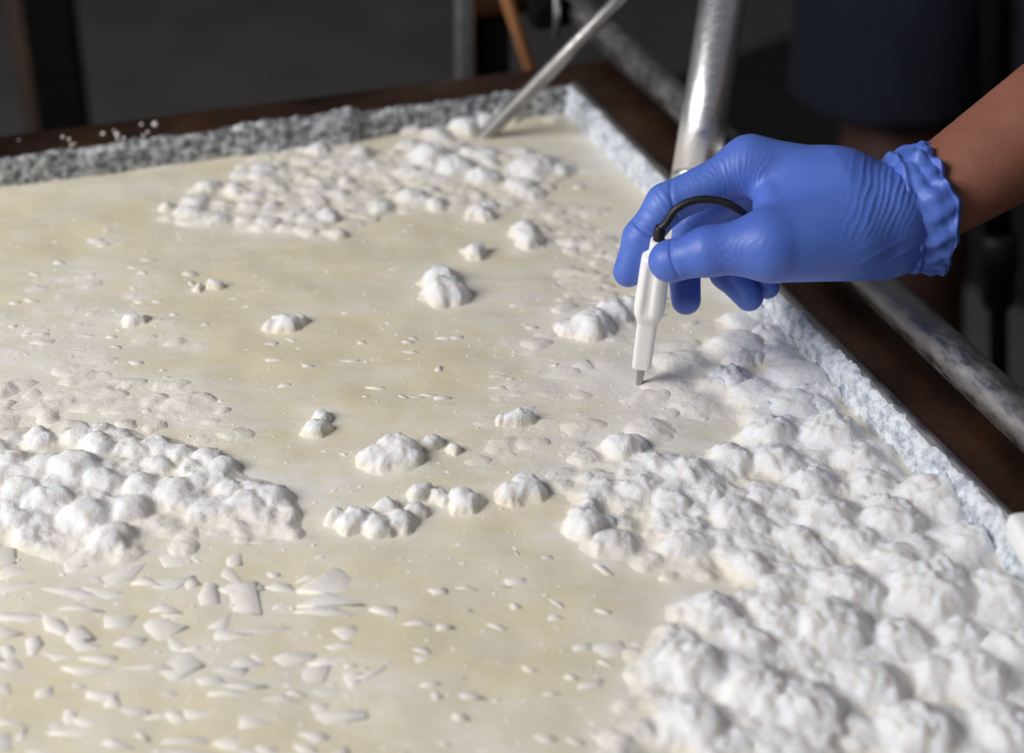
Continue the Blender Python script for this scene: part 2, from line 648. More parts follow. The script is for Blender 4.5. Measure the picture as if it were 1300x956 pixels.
RIGHT_POLY = [(770, 600), (800, 562), (870, 585), (930, 560), (985, 535), (940, 510), (905, 470), (920, 420), (960, 400), (1010, 440), (1080, 510), (1180, 600), (1300, 730), (1380, 800), (1380, 1000),
              (820, 1000), (850, 860), (930, 790), (880, 720), (830, 680), (740, 650), (700, 610)]
right = [lump(*a) for a in (
    (831, 592, 44), (927, 583, 58), (981, 586, 64), (869, 602, 62), (1027, 618, 60), (1085, 583, 60), (1050, 658, 76), (1127, 662, 82), (1181, 637, 92), (965, 633, 42), (1000, 637, 36), (931, 656, 62),
    (865, 691, 52), (950, 721, 52), (1010, 687, 56), (1085, 690, 62), (1131, 716, 62), (1161, 698, 52), (1069, 750, 84), (1173, 752, 110), (1258, 755, 84), (1050, 800, 96), (988, 800, 62), (946, 820, 62),
    (904, 777, 62), (873, 847, 84), (977, 768, 42), (1135, 812, 72), (1215, 812, 64), (1015, 831, 48), (1185, 858, 64), (790, 568, 52), (1051, 553, 76), (1081, 581, 50), (976, 553, 66), (850, 640, 50),
    (900, 615, 40), (1105, 620, 54), (1225, 690, 70), (1235, 860, 90), (1100, 870, 80), (960, 880, 90), (1280, 830, 80), (1020, 900, 90), (880, 920, 80), (1160, 930, 100), (1270, 930, 90))]
right = scatter(RIGHT_POLY, 170, 22, 48, .40, .75, .5, .46, right)
EDGE_POLY = [(690, 600), (740, 570), (900, 690), (960, 760), (880, 830), (870, 1000), (760, 1000), (780, 840), (860, 770), (800, 700), (720, 680)]
right = scatter(EDGE_POLY, 46, 14, 44, .12, .42, .4, .5, right, (1.0, 1.8))
left = scatter([(-60, 670), (60, 690), (200, 660), (330, 660), (400, 650), (380, 690), (200, 700), (120, 720), (-60, 710)], 22, 14, 36, .10, .32, .4, .5, left, (1.0, 1.8))
soft = [lump(*a) for a in (
    (941, 408, 60, .42, .1), (936, 438, 70, .42, .1), (920, 480, 62, .4, .1), (956, 498, 70, .4, .1), (1006, 478, 80, .42, .1), (1001, 515, 80, .42, .1), (985, 450, 60, .4, .1), (1030, 520, 60, .4, .1),
    (1040, 500, 50, .3, .1), (970, 530, 60, .35, .1), (860, 458, 70, .22, .1), (820, 545, 60, .25, .1), (845, 485, 60, .18, .1), (880, 510, 60, .2, .1))]

FAR_POLY = [(190, 272), (260, 235), (330, 200), (400, 178), (440, 190), (520, 185), (560, 178), (610, 190), (700, 195), (720, 215), (690, 245), (620, 275), (560, 262), (500, 270), (430, 300), (330, 292), (260, 285)]
far = [lump(*a) for a in ((543, 200, 50, .75), (578, 215, 46, .75), (613, 226, 40, .7), (672, 214, 56, .7), (690, 207, 36, .6), (658, 238, 38, .6), (415, 277, 30, .8), (345, 262, 26, .7), (335, 218, 34, .6), (210, 263, 22, .7),
                          (250, 258, 36, .5), (330, 225, 30, .6), (450, 160, 46, .5), (520, 163, 36, .5), (590, 160, 44, .6), (640, 150, 36, .4), (705, 150, 34, .3), (440, 230, 24, .5), (555, 172, 40, .4))]
far = scatter(FAR_POLY, 45, 20, 32, .45, .75, .3, .70, far, (.9, 1.5))
far = scatter(FAR_POLY, 170, 12, 26, .16, .5, .3, .56, far, (1.0, 2.6))
far = scatter([(560, 250), (640, 240), (720, 330), (700, 420), (800, 420), (850, 400), (790, 330), (740, 250)], 40, 14, 28, .2, .4, .2, .8, far, (1.2, 2.4))
midfilm = scatter([(-60, 480), (120, 460), (270, 500), (310, 560), (200, 560), (110, 545), (-60, 560)], 46, 20, 44, .12, .36, .3, .6, (), (1.0, 2.2))
midfilm = scatter([(620, 440), (700, 390), (860, 380), (900, 440), (840, 560), (740, 600), (640, 600), (600, 590)], 64, 12, 36, .08, .30, .15, .8, midfilm, (1.2, 2.8))
midfilm = scatter([(20, 300), (150, 290), (220, 380), (260, 440), (120, 470), (-40, 440)], 30, 10, 26, .12, .3, .12, .9, midfilm, (1.2, 2.6))

CLUMPS = [  # (label, lumps)
    ('twin white foam domes alone in the open yellow whey above the centre', ((558, 354, 44), (562, 374, 50), (572, 362, 30))),
    ('small lone foam tuft in open whey on the left of the centre', ((362, 411, 34), (345, 415, 22), (380, 408, 22))),
    ('largest lone foam clump, tall, near the middle of the vat', ((478, 582, 42), (500, 574, 54), (514, 582, 36), (490, 588, 34))),
    ('long ragged foam cluster of many small domes below the tall clump', ((425, 657, 30), (450, 664, 38), (478, 670, 38), (505, 662, 38), (527, 650, 30), (490, 646, 30), (468, 655, 26))),
    ('row of three small foam domes right of the ragged cluster', ((533, 628, 32), (560, 632, 26), (588, 636, 40))),
    ('bright foam dome with a brown shaded back left of the dense foam', ((650, 629, 40), (668, 622, 44))),
    ('round foam dome at the tip of the dense right foam', ((742, 668, 52), (765, 664, 34), (752, 655, 30))),
    ('flat little foam clump lying alone in open whey', ((657, 532, 32), (640, 534, 20))),
    ('pair of faint foam lumps above the tall clump', ((400, 543, 32), (408, 530, 28))),
    ('tiny foam pair just right of the tall clump', ((545, 563, 30), (575, 572, 22))),
    ('foam lump near the left of the probe handle', ((748, 416, 50), (722, 418, 30))),
    ('foam lump just left of the fingertips', ((775, 398, 46), (800, 393, 40))),
    ('small round foam dome between far foam and twin domes', ((601, 322, 32),)),
    ('white foam dome on its own in the far whey', ((606, 273, 30), (620, 276, 20))),
    ('foam dome pair in the far right whey', ((665, 293, 34), (672, 308, 36))),
    ('small round foam bead near the left edge of the open whey', ((170, 408, 26), (182, 406, 16))),
    ('two foam beads side by side in the upper left whey', ((250, 366, 16), (272, 362, 22))),
    ('foam mound behind the steel rod tip', ((634, 145, 40), (615, 158, 34))),
]
clumps = [[lump(a[0], a[1], a[2], .85, .22) for a in ls] for _, ls in CLUMPS]


# whey surface
step_w = 0.005
xs, ys = np.arange(VX, 0.0001, step_w), np.arange(VY, 0.0001, step_w)
xs[-1] = 0; ys[-1] = 0
X, Y = np.meshgrid(xs, ys)
cur = np.zeros(X.shape)
halo = np.zeros(X.shape)
allr = [(l, 1.0) for l in left + right + soft] + [(l, .75) for l in far] + [(l, .8) for l in midfilm] + [(l, .6) for c in clumps for l in c]
for (cx, cy, r, h, ro, wd), wgt in allr:
    R = r * 4.2
    s = (slice(max(int((cy - R - VY) / step_w), 0), int((cy + R - VY) / step_w) + 2), slice(max(int((cx - R - VX) / step_w), 0), int((cx + R - VX) / step_w) + 2))
    q = ((X[s] - cx) ** 2 + (Y[s] - cy) ** 2) / r ** 2
    cur[s] = np.maximum(cur[s], wgt * np.exp(-q / 3.2))
    halo[s] = np.maximum(halo[s], wgt * np.exp(-q / 2.8))
# paler milky water towards the right wall
cur = np.maximum(cur, 0.75 * np.exp(X / 0.05))
for (px, py, rad, amt) in ((60, 380, 120, .3), (150, 510, 130, .35), (700, 440, 130, .3), (640, 380, 90, .2), (770, 530, 120, .3), (880, 520, 90, .35), (400, 230, 170, .25), (330, 610, 130, .2),
                          (150, 790, 190, .25), (420, 850, 160, .15), (860, 740, 90, .25), (540, 650, 110, .2), (740, 280, 90, .2)):
    w_ = at_z(px, py, Z_WHEY)
    lx, ly = w2loc(w_)
    rr_ = rad / F_PX * depth_of(w_)
    cur = cur + amt * np.exp(-(((X - lx) / rr_) ** 2 + ((Y - ly) / (rr_ * 1.3)) ** 2))
cur = cur * 0.8 + 0.18 + 0.26 * fbm2(X * 8, Y * 15, 4)
WX, WY, CUR, HALO = xs, ys, np.clip(cur, 0, 1), np.clip(halo * .48, 0, 1)


def curd_at(x, y, CUR=CUR):
    fx, fy = np.clip((x - VX) / step_w, 0, len(WX) - 1.001), np.clip((y - VY) / step_w, 0, len(WY) - 1.001)
    i, j = fx.astype(int), fy.astype(int)
    u, v = fx - i, fy - j
    return (CUR[j, i] * (1 - u) + CUR[j, i + 1] * u) * (1 - v) + (CUR[j + 1, i] * (1 - u) + CUR[j + 1, i + 1] * u) * v


def foam_height(X, Y, lumps, seed=0.0, base=0.0, froth=1.0):
    """height of the domes above the whey on the local grid X, Y"""
    wx = X + 0.0030 * fbm2(X * 75 + seed, Y * 75, 4)
    wy = Y + 0.0030 * fbm2(X * 75 + 40 + seed, Y * 75 + 11, 4)
    H = np.full(X.shape, -0.0022)
    x0, dx = X[0, 0], X[0, 1] - X[0, 0]
    y0, dy = Y[0, 0], Y[1, 0] - Y[0, 0]
    for (cx, cy, r, h, ro, wd) in lumps:
        R = r * 2.5 * max(wd, 1)
        i0, i1 = int((cx - R - .004 - x0) / dx), int((cx + R + .004 - x0) / dx) + 2
        j0, j1 = int((cy - R - .004 - y0) / dy), int((cy + R + .004 - y0) / dy) + 2
        i0, j0 = max(i0, 0), max(j0, 0)
        if i0 >= i1 or j0 >= j1 or i0 >= X.shape[1] or j0 >= X.shape[0]:
            continue
        s = (slice(j0, j1), slice(i0, i1))
        q = ((wx[s] - cx) / (r * wd)) ** 2 + ((wy[s] - cy) / (r * 1.05)) ** 2
        d = (h + .0020) * (.82 * np.exp(-.85 * q ** 2.0) + .26 * np.exp(-.45 * q)) - .0020
        bub = np.abs(noise2(X[s] / r * 1.7 + cx * 77, Y[s] / r * 1.7)) + .5 * np.abs(noise2(X[s] / r * 3.6 + 9, Y[s] / r * 3.6 + cy * 55)) + .30 * np.abs(noise2(X[s] / r * 7.5 + 9, Y[s] / r * 7.5 + cy * 35))
        d = d + ro * h * (bub - 0.55) * np.clip(1.2 - q, 0, 1)
        k = max(.0012, .13 * r)
        m = np.clip(k - np.abs(H[s] - d), 0, k) / k
        H[s] = np.maximum(H[s], d) + m * m * k * .25
    if base:
        # closely packed domes sit on a continuous raft of froth
        B = np.zeros(X.shape)
        for (cx, cy, r, h, ro, wd) in lumps:
            B += np.exp(-(((X - cx) ** 2 + (Y - cy) ** 2) / (1.9 * r) ** 2)) if X.size < 20000 else 0
            if X.size >= 20000:
                R = 4.4 * r
                s = (slice(max(int((cy - R - y0) / dy), 0), max(int((cy + R - y0) / dy) + 2, 0)), slice(max(int((cx - R - x0) / dx), 0), max(int((cx + R - x0) / dx) + 2, 0)))
                B[s] += np.exp(-(((X[s] - cx) ** 2 + (Y[s] - cy) ** 2) / (1.9 * r) ** 2))
        B = base * np.clip(B / 3.2, 0, 1) * (1 + .35 * fbm2(X * 45 + seed, Y * 45, 4)) - .0022
        k = .004
        m = np.clip(k - np.abs(H - B), 0, k) / k
        H = np.maximum(H, B) + m * m * k * .25
    H = H - .0007
    am = np.clip(H / .003, 0, 1)
    H = H + am * froth * (.0016 * (bubbles(wx * 130 + seed, wy * 130) - .6) + .0009 * (bubbles(wx * 290 + seed, wy * 290 + 7) - .6))
    H = H + am * (.00035 * fbm2(X * 150 + seed, Y * 150, 2) + .00040 * np.abs(fbm2(X * 300 + seed, Y * 300, 3)))
    return H


def foam_mesh(name, lumps, step, seed=0.0, base=0.0, froth=1.0, origin=None):
    a = np.array([l[:3] for l in lumps])
    mg = 0.012
    x0, x1 = (a[:, 0] - a[:, 2]).min() - mg, min((a[:, 0] + a[:, 2]).max() + mg, -0.001)
    y0, y1 = max((a[:, 1] - a[:, 2]).min() - mg, VY + .002), min((a[:, 1] + a[:, 2]).max() + mg, -0.001)
    xs, ys = np.arange(x0, x1, step), np.arange(y0, y1, step)
    X, Y = np.meshgrid(xs, ys)
    H = foam_height(X, Y, lumps, seed, base, froth)
    keep = H > -0.0026
    cell = keep[:-1, :-1] & keep[1:, :-1] & keep[:-1, 1:] & keep[1:, 1:]
    j, i = np.nonzero(cell)
    n = len(xs)
    Fq = np.stack([j * n + i, j * n + i + 1, (j + 1) * n + i + 1, (j + 1) * n + i], 1)
    used = np.unique(Fq)
    remap = np.full(X.size, -1); remap[used] = np.arange(len(used))
    Hw = 0.0011 * fbm2(X * 22, Y * 30, 4)
    V = np.stack([X.ravel(), Y.ravel(), (H + Hw - .0001).ravel()], 1)[used]
    foam_amt = np.clip((H.ravel()[used] - .0001) / .0065, 0, 1) ** .8
    curd_amt = curd_at(V[:, 0], V[:, 1])
    foam_amt = np.maximum(foam_amt, curd_at(V[:, 0], V[:, 1], HALO))
    c = np.array([V[:, 0].mean(), V[:, 1].mean(), 0]) if origin is None else origin
    V = V - c
    o = np_mesh(name, V, remap[Fq], M['foam'])
    at_ = o.data.attributes.new('curd', 'FLOAT', 'POINT')
    at_.data.foreach_set('value', curd_amt.astype(np.float32))
    at_ = o.data.attributes.new('foam', 'FLOAT', 'POINT')
    at_.data.foreach_set('value', foam_amt.astype(np.float32))
    w = loc2w(c[0], c[1], Z_WHEY)
    o.location = w
    o.rotation_euler = (0, 0, YAW)
    return o


tag(foam_mesh('curd_foam', left, .0013, 3.1, .0056, .38), 'dense bank of white foamy curd domes along the left of the vat', 'curd foam', kind='stuff')
tag(foam_mesh('curd_foam', right, .0014, 5.7, .0060, 1.2), 'dense lumpy white curd foam filling the near right corner of the vat', 'curd foam', kind='stuff')
tag(foam_mesh('curd_foam', soft, .0018, 8.3, .0040, .25), 'soft smooth curd foam between the probe and the right wall', 'curd foam', kind='stuff')
tag(foam_mesh('curd_foam', far, .0018, 1.9, .0036, .6), 'small white curd lumps scattered along the far side of the vat', 'curd foam', kind='stuff')
tag(foam_mesh('curd_foam', midfilm, .0020, 6.6, 0.0, .3), 'low half-sunk curd film drifting in the open whey', 'curd foam', kind='stuff')
for k, ((lab, _), ls) in enumerate(zip(CLUMPS, clumps)):
    tag(foam_mesh('foam_clump', ls, .0012, 10 + k, .0042, .8), lab, 'foam', 'lone foam clumps floating in open whey')

xs, ys = WX, WY
X, Y = np.meshgrid(xs, ys)
Hw = 0.0011 * fbm2(X * 22, Y * 30, 4)
V = np.stack([X.ravel(), Y.ravel(), Hw.ravel()], 1)
n = len(xs)
i, j = np.meshgrid(np.arange(n - 1), np.arange(len(ys) - 1))
a = (j * n + i).ravel()
whey = np_mesh('whey', V, np.stack([a, a + 1, a + n + 1, a + n], 1), M['whey'])
whey.location = (C0[0], C0[1], Z_WHEY)
whey.rotation_euler = (0, 0, YAW)
at_ = whey.data.attributes.new('curd', 'FLOAT', 'POINT')
at_.data.foreach_set('value', CUR.ravel().astype(np.float32))
at_ = whey.data.attributes.new('foam', 'FLOAT', 'POINT')
at_.data.foreach_set('value', HALO.ravel().astype(np.float32))
tag(whey, 'pale yellow whey filling the steel vat', 'whey', kind='stuff')


# flat curd flakes
def flake(px_pts, thick=0.0030, lift=0.0004, tilt=(0, 0)):
    P = np.array([at_z(x, y, Z_WHEY) for x, y in px_pts])
    c = P.mean(0)
    lx, ly = w2loc(c)
    lift = lift + float(0.0011 * fbm2(np.array([lx * 22]), np.array([ly * 30]), 4)[0])
    bm = bmesh.new()
    n = len(P)
    lay = bm.verts.layers.float.new('foam'); lay2 = bm.verts.layers.float.new('curd')
    top, bot, mid = [], [], []
    for k, p in enumerate(P):
        d = p - c
        z = lift + tilt[0] * d[0] + tilt[1] * d[1]
        mid.append(bm.verts.new((d[0], d[1], z - .0009)))
        top.append(bm.verts.new((d[0] * .86, d[1] * .86, z)))
        bot.append(bm.verts.new((d[0] * .97, d[1] * .97, z - thick)))
    bm.faces.new(bot[::-1])
    cv = bm.verts.new((0, 0, lift + .0002))
    for k in range(n):
        k2 = (k + 1) % n
        bm.faces.new((top[k], top[k2], cv))
        bm.faces.new((mid[k], mid[k2], top[k2], top[k]))
        bm.faces.new((bot[k], bot[k2], mid[k2], mid[k]))
    for v in bm.verts:
        v[lay2] = .85
    for v in top:
        v[lay] = .55
    for v in mid:
        v[lay] = .02
    cv[lay] = .45
    o = bm_obj('curd_flake', bm, M['flake'], smooth=True, loc=c)
    return o


def quad(px, py, w, h, skew=0.0, n=4, rot=0.0):
    pts = []
    for k in range(n):
        a = rot + 2 * math.pi * (k + RNG.uniform(-.33, .33)) / n + .6
        rr = RNG.uniform(.7, 1.25)
        pts.append((px + w * .62 * rr * math.cos(a) + skew * h * math.sin(a), py + h * .62 * rr * math.sin(a)))
    return pts


BIG = [
    ([(287, 742), (325, 738), (334, 781), (294, 776)], 'cupped square curd flake standing proud in the near left whey', (.02, .05)),
    ([(250, 758), (262, 738), (276, 742), (280, 768), (252, 772)], 'curd flake just left of the cupped square flake', (-.02, .03)),
    ([(376, 752), (425, 722), (470, 742), (455, 756)], 'broad wedge curd flake with a raised bright edge', (-.10, .08)),
    ([(178, 792), (192, 779), (242, 796), (206, 816), (190, 812)], 'diamond shaped pale curd flake in the near left whey', (.06, 0)),
    ([(131, 782), (178, 780), (165, 797), (132, 797)], 'small wedge curd flake left of the diamond shaped flake', (-.05, .03)),
    ([(118, 726), (190, 714), (170, 735), (130, 748)], 'long triangular curd flake below the left foam bank', (.03, 0)),
    ([(184, 738), (250, 732), (225, 750), (190, 748)], 'leaf shaped curd flake right of the long triangular flake', (.04, 0)),
    ([(32, 812), (48, 806), (58, 818), (44, 836), (34, 834)], 'rounded curd flake near the lower left corner', (-.03, .03)),
    ([(190, 850), (240, 825), (262, 846), (220, 866)], 'pale curd flake below the diamond shaped flake', (.05, 0)),
    ([(360, 860), (395, 842), (424, 842), (412, 866), (380, 868)], 'triangular curd flake at the near edge of the open whey', (.07, 0)),
    ([(448, 862), (478, 852), (500, 838), (488, 852), (462, 866)], 'thin sliver of curd right of the triangular near flake', (-.06, .08)),
    ([(337, 680), (362, 662), (388, 655), (374, 668), (352, 682)], 'bright upright curd sliver at the end of the left foam bank', (-.12, .12)),
    ([(745, 818), (790, 812), (800, 834), (760, 838)], 'pale curd flake at the left border of the near right foam', (.06, 0)),
    ([(638, 735), (672, 732), (668, 742), (644, 742)], 'narrow curd flake in the open whey near the centre bottom', (-.02, .03)),
    ([(752, 716), (765, 718), (786, 731), (768, 730)], 'curved white curd flake left of the near right foam', (-.12, .06)),
    ([(718, 470), (740, 458), (762, 470), (742, 474)], 'peaked curd flake standing up left of the probe tip', (0, .25)),
]
for pts, lab, tl in BIG:
    tag(flake(pts, tilt=tl), lab, 'curd flake', 'large curd flakes in the near whey')
SETS = [
    ('curd flake', 'curd flakes in the near left whey', [(-20, 700), (200, 690), (420, 690), (470, 860), (430, 960), (-20, 960)], 95, (24, 84), (9, 30)),
    ('pale curd chip', 'curd chips in the near middle whey', [(430, 690), (720, 690), (820, 800), (800, 960), (450, 960)], 40, (12, 40), (5, 14)),
    ('white curd chip', 'curd chips in the upper left whey', [(-20, 300), (200, 290), (330, 400), (420, 470), (380, 560), (270, 520), (120, 455), (-20, 470)], 40, (8, 30), (3, 6)),
    ('white curd sliver', 'curd chips in the middle whey', [(400, 400), (600, 380), (700, 380), (720, 480), (640, 520), (560, 530), (420, 520)], 26, (8, 26), (3, 6)),
    ('pale curd sliver', 'curd chips in the far right whey', [(640, 250), (740, 230), (800, 280), (770, 390), (700, 390), (650, 330)], 26, (14, 40), (4, 8)),
]
placed = [(np.mean([p[0] for p in q[0]]), np.mean([p[1] for p in q[0]])) for q in BIG]
ANCHORS = [(305, 760, 'cupped square flake'), (422, 740, 'broad wedge flake'), (210, 797, 'diamond flake'), (155, 728, 'long triangular flake'), (45, 822, 'rounded corner flake'), (228, 846, 'flake below the diamond'),
           (395, 855, 'near triangular flake'), (773, 825, 'flake beside the right foam'), (655, 738, 'narrow middle flake'), (740, 467, 'peaked flake'), (558, 365, 'twin foam domes'), (362, 411, 'lone foam tuft'),
           (497, 577, 'tallest foam clump'), (480, 662, 'ragged foam cluster'), (657, 532, 'flat foam clump'), (402, 540, 'faint foam pair'), (170, 408, 'left foam bead'), (260, 364, 'foam bead pair'),
           (601, 322, 'small round dome'), (668, 300, 'far right dome pair'), (775, 398, 'foam by the fingertips'), (748, 416, 'foam left of the probe')]
for lab, grp, poly, n, wr, hr in SETS:
    bx = [p[0] for p in poly]; by = [p[1] for p in poly]
    tries = 0
    while n > 0 and tries < 4000:
        tries += 1
        px, py = RNG.uniform(min(bx), max(bx)), RNG.uniform(min(by), max(by))
        w, h = RNG.uniform(*wr), RNG.uniform(*hr)
        if not inside(poly, px, py) or any(abs(px - q[0]) < w * .62 and abs(py - q[1]) < h * .8 for q in placed):
            continue
        placed.append((px, py))
        nv = RNG.choice((4, 4, 5, 3))
        fl = flake(quad(px, py, w, h, RNG.uniform(-.5, .9), nv), lift=RNG.uniform(-.0002, .0006), tilt=(RNG.uniform(-.06, .04), RNG.uniform(-.05, .09)))
        an = sorted(ANCHORS, key=lambda q: math.hypot(q[0] - px, 2 * (q[1] - py)))[0]
        dx_, dy_ = px - an[0], 1.6 * (py - an[1])
        rel = ('right of' if dx_ > 0 else 'left of') if abs(dx_) > 2.2 * abs(dy_) else ('just in front of' if dy_ > 0 else 'just behind') if abs(dy_) > 2.2 * abs(dx_) else \
            ('front ' if dy_ > 0 else 'back ') + ('right of' if dx_ > 0 else 'left of')
        far_ = 'well ' if math.hypot(dx_, dy_) > 90 and rel.split()[0] in ('right', 'left') else ''
        sz = ('small ', '', 'large ')[0 if w < wr[0] + .33 * (wr[1] - wr[0]) else 1 if w < wr[0] + .66 * (wr[1] - wr[0]) else 2]
        shp = {3: 'three-sided', 4: 'four-sided', 5: 'five-sided'}[nv]
        tag(fl, f'{sz}{shp} {lab} {far_}{rel} the {an[2]}', 'curd flake', grp)
        n -= 1


# crumbs of curd too fine to count, afloat everywhere
V, Fq, fo_ = [], [], []
ZN = [((-40, 220, 860, 560), 520, 2.0, 5.5), ((300, 560, 760, 1000), 260, 3, 7), ((-40, 690, 460, 1000), 220, 3, 8), ((560, 130, 830, 330), 130, 2, 6), ((700, 380, 1000, 600), 120, 2, 6)]
for (x0, y0, x1, y1), n_, w0, w1 in ZN:
    for _ in range(n_):
        px, py = RNG.uniform(x0, x1), RNG.uniform(y0, y1)
        P = at_z(px, py, Z_WHEY)
        lx, ly = w2loc(P)
        if lx > -.006 or ly > -.006:
            continue
        r = RNG.uniform(w0, w1) * RNG.uniform(.6, 1.0) / F_PX * depth_of(P) / 2 * 1.3
        zz = float(0.0011 * fbm2(np.array([lx * 22]), np.array([ly * 30]), 4)[0])
        st, an, b = RNG.uniform(.9, 2.6), RNG.gauss(-YAW, .5), len(V)
        for k in range(7):
            a_ = k * 2 * math.pi / 7
            u, v = r * st * math.cos(a_) * RNG.uniform(.7, 1.2), r * math.sin(a_) * RNG.uniform(.7, 1.2)
            V.append((lx + u * math.cos(an) - v * math.sin(an), ly + u * math.sin(an) + v * math.cos(an), zz - .0004)); fo_.append(.1)
        V.append((lx, ly, zz + r * .65)); fo_.append(.8)
        Fq += [(b + k, b + (k + 1) % 7, b + 7) for k in range(7)]
crumbs = np_mesh('curd_crumbs', V, Fq, M['flake'])
for nm_, arr in (('foam', np.array(fo_)), ('curd', np.full(len(V), .9))):
    crumbs.data.attributes.new(nm_, 'FLOAT', 'POINT').data.foreach_set('value', arr.astype(np.float32))
crumbs.location = (C0[0], C0[1], Z_WHEY)
crumbs.rotation_euler = (0, 0, YAW)
tag(crumbs, 'tiny white curd crumbs sprinkled all over the whey', 'curd crumbs', kind='stuff')


# ------------------------------------------------------------------ implicit surfaces for hand and bodies
def smin(a, b, k):
    h = np.clip(k - np.abs(a - b), 0, None) / k
    return np.minimum(a, b) - h * h * k * 0.25


class Grid:
    def __init__(s, lo, hi, h):
        s.lo, s.h = np.array(lo, float), h
        n = np.ceil((np.array(hi) - s.lo) / h).astype(int) + 1
        ax = [(s.lo[i] + h * np.arange(n[i])).astype(np.float32) for i in range(3)]
        s.ax = ax
        s.shape = tuple(n)

    def cap(s, a, b, ra, rb, out, k, pad=0.05):
        """smooth-union a tapered capsule into out, only near the capsule"""
        a, b = np.asarray(a, float), np.asarray(b, float)
        r = max(ra, rb) + pad
        lo, hi = np.minimum(a, b) - r, np.maximum(a, b) + r
        i0 = np.clip(((lo - s.lo) / s.h).astype(int), 0, None); i1 = np.clip(((hi - s.lo) / s.h).astype(int) + 2, 0, s.shape)
        if np.any(i1 <= i0):
            return
        sl = tuple(slice(i0[i], i1[i]) for i in range(3))
        x = s.ax[0][sl[0]][:, None, None]; y = s.ax[1][sl[1]][None, :, None]; z = s.ax[2][sl[2]][None, None, :]
        ab = b - a
        L = max(float(ab @ ab), 1e-12)
        t = np.clip(((x - a[0]) * ab[0] + (y - a[1]) * ab[1] + (z - a[2]) * ab[2]) / L, 0, 1)
        d = np.sqrt((x - a[0] - t * ab[0]) ** 2 + (y - a[1] - t * ab[1]) ** 2 + (z - a[2] - t * ab[2]) ** 2) - (ra + (rb - ra) * t)
        out[sl] = smin(out[sl], d, k)

    def ell(s, c, rad, R, out, k, pad=0.05, sub=False):
        c = np.asarray(c, float); rad = np.asarray(rad, float)
        r = rad.max() + pad
        i0 = np.clip(((c - r - s.lo) / s.h).astype(int), 0, None); i1 = np.clip(((c + r - s.lo) / s.h).astype(int) + 2, 0, s.shape)
        if np.any(i1 <= i0):
            return
        sl = tuple(slice(i0[i], i1[i]) for i in range(3))
        x = s.ax[0][sl[0]][:, None, None] - c[0]; y = s.ax[1][sl[1]][None, :, None] - c[1]; z = s.ax[2][sl[2]][None, None, :] - c[2]
        R = np.eye(3) if R is None else np.asarray(R)
        u = [(x * R[0, i] + y * R[1, i] + z * R[2, i]) / rad[i] for i in range(3)]
        q = np.sqrt(u[0] ** 2 + u[1] ** 2 + u[2] ** 2)
        g = np.sqrt((u[0] / rad[0]) ** 2 + (u[1] / rad[1]) ** 2 + (u[2] / rad[2]) ** 2) + 1e-9
        d = q * (q - 1) / g
        if sub:
            out[sl] = -smin(-out[sl], d, k)
        else:
            out[sl] = smin(out[sl], d, k)

    def new(s):
        return np.full(s.shape, 0.08, np.float32)

    def mesh(s, D, iters=2):
        ins = D < 0
        nx, ny, nz = D.shape
        cs = np.zeros((nx - 1, ny - 1, nz - 1), np.int8)
        for dx in (0, 1):
            for dy in (0, 1):
                for dz in (0, 1):
                    cs += ins[dx:nx - 1 + dx, dy:ny - 1 + dy, dz:nz - 1 + dz]
        act = np.argwhere((cs > 0) & (cs < 8))
        vid = np.full(cs.shape, -1, np.int32)
        vid[act[:, 0], act[:, 1], act[:, 2]] = np.arange(len(act))
        acc = np.zeros((len(act), 3)); cnt = np.zeros(len(act))
        corners = [(a, b, c) for a in (0, 1) for b in (0, 1) for c in (0, 1)]
        for p in corners:
            for ax in range(3):
                if p[ax]:
                    continue
                q = list(p); q[ax] = 1
                d0 = D[act[:, 0] + p[0], act[:, 1] + p[1], act[:, 2] + p[2]]
                d1 = D[act[:, 0] + q[0], act[:, 1] + q[1], act[:, 2] + q[2]]
                m = (d0 < 0) != (d1 < 0)
                t = np.where(m, d0 / np.where(m, d0 - d1, 1), 0)
                pos = np.array(p, float)[None].repeat(len(act), 0)
                pos[:, ax] += t
                acc[m] += pos[m]; cnt[m] += 1
        V = (act + acc / cnt[:, None]) * s.h + s.lo
        quads = []
        for ax in range(3):
            o1, o2 = (ax + 1) % 3, (ax + 2) % 3
            sl0 = [slice(None)] * 3; sl1 = [slice(None)] * 3
            sl0[ax] = slice(0, -1); sl1[ax] = slice(1, None)
            cr = ins[tuple(sl0)] != ins[tuple(sl1)]
            e = np.argwhere(cr)
            ok = (e[:, o1] > 0) & (e[:, o2] > 0) & (e[:, o1] < D.shape[o1] - 1) & (e[:, o2] < D.shape[o2] - 1)
            e = e[ok]
            flip = ins[e[:, 0], e[:, 1], e[:, 2]]
            def cell(a, b):
                c = e.copy(); c[:, o1] -= a; c[:, o2] -= b
                return vid[c[:, 0], c[:, 1], c[:, 2]]
            q = np.stack([cell(1, 1), cell(0, 1), cell(0, 0), cell(1, 0)], 1)
            q[~flip] = q[~flip][:, ::-1]
            quads.append(q)
        Q = np.concatenate(quads)
        Q = Q[(Q >= 0).all(1)]
        for _ in range(iters):
            V = relax(V, Q, 0.5)
        return V, Q


def relax(V, Q, f):
    acc = np.zeros_like(V); cnt = np.zeros(len(V))
    for k in range(4):
        a, b = Q[:, k], Q[:, (k + 1) % 4]
        for i in range(3):
            acc[:, i] += np.bincount(a, V[b, i], len(V)) + np.bincount(b, V[a, i], len(V))
        cnt += np.bincount(a, minlength=len(V)) + np.bincount(b, minlength=len(V))
    return V + f * (acc / np.maximum(cnt, 1)[:, None] - V)


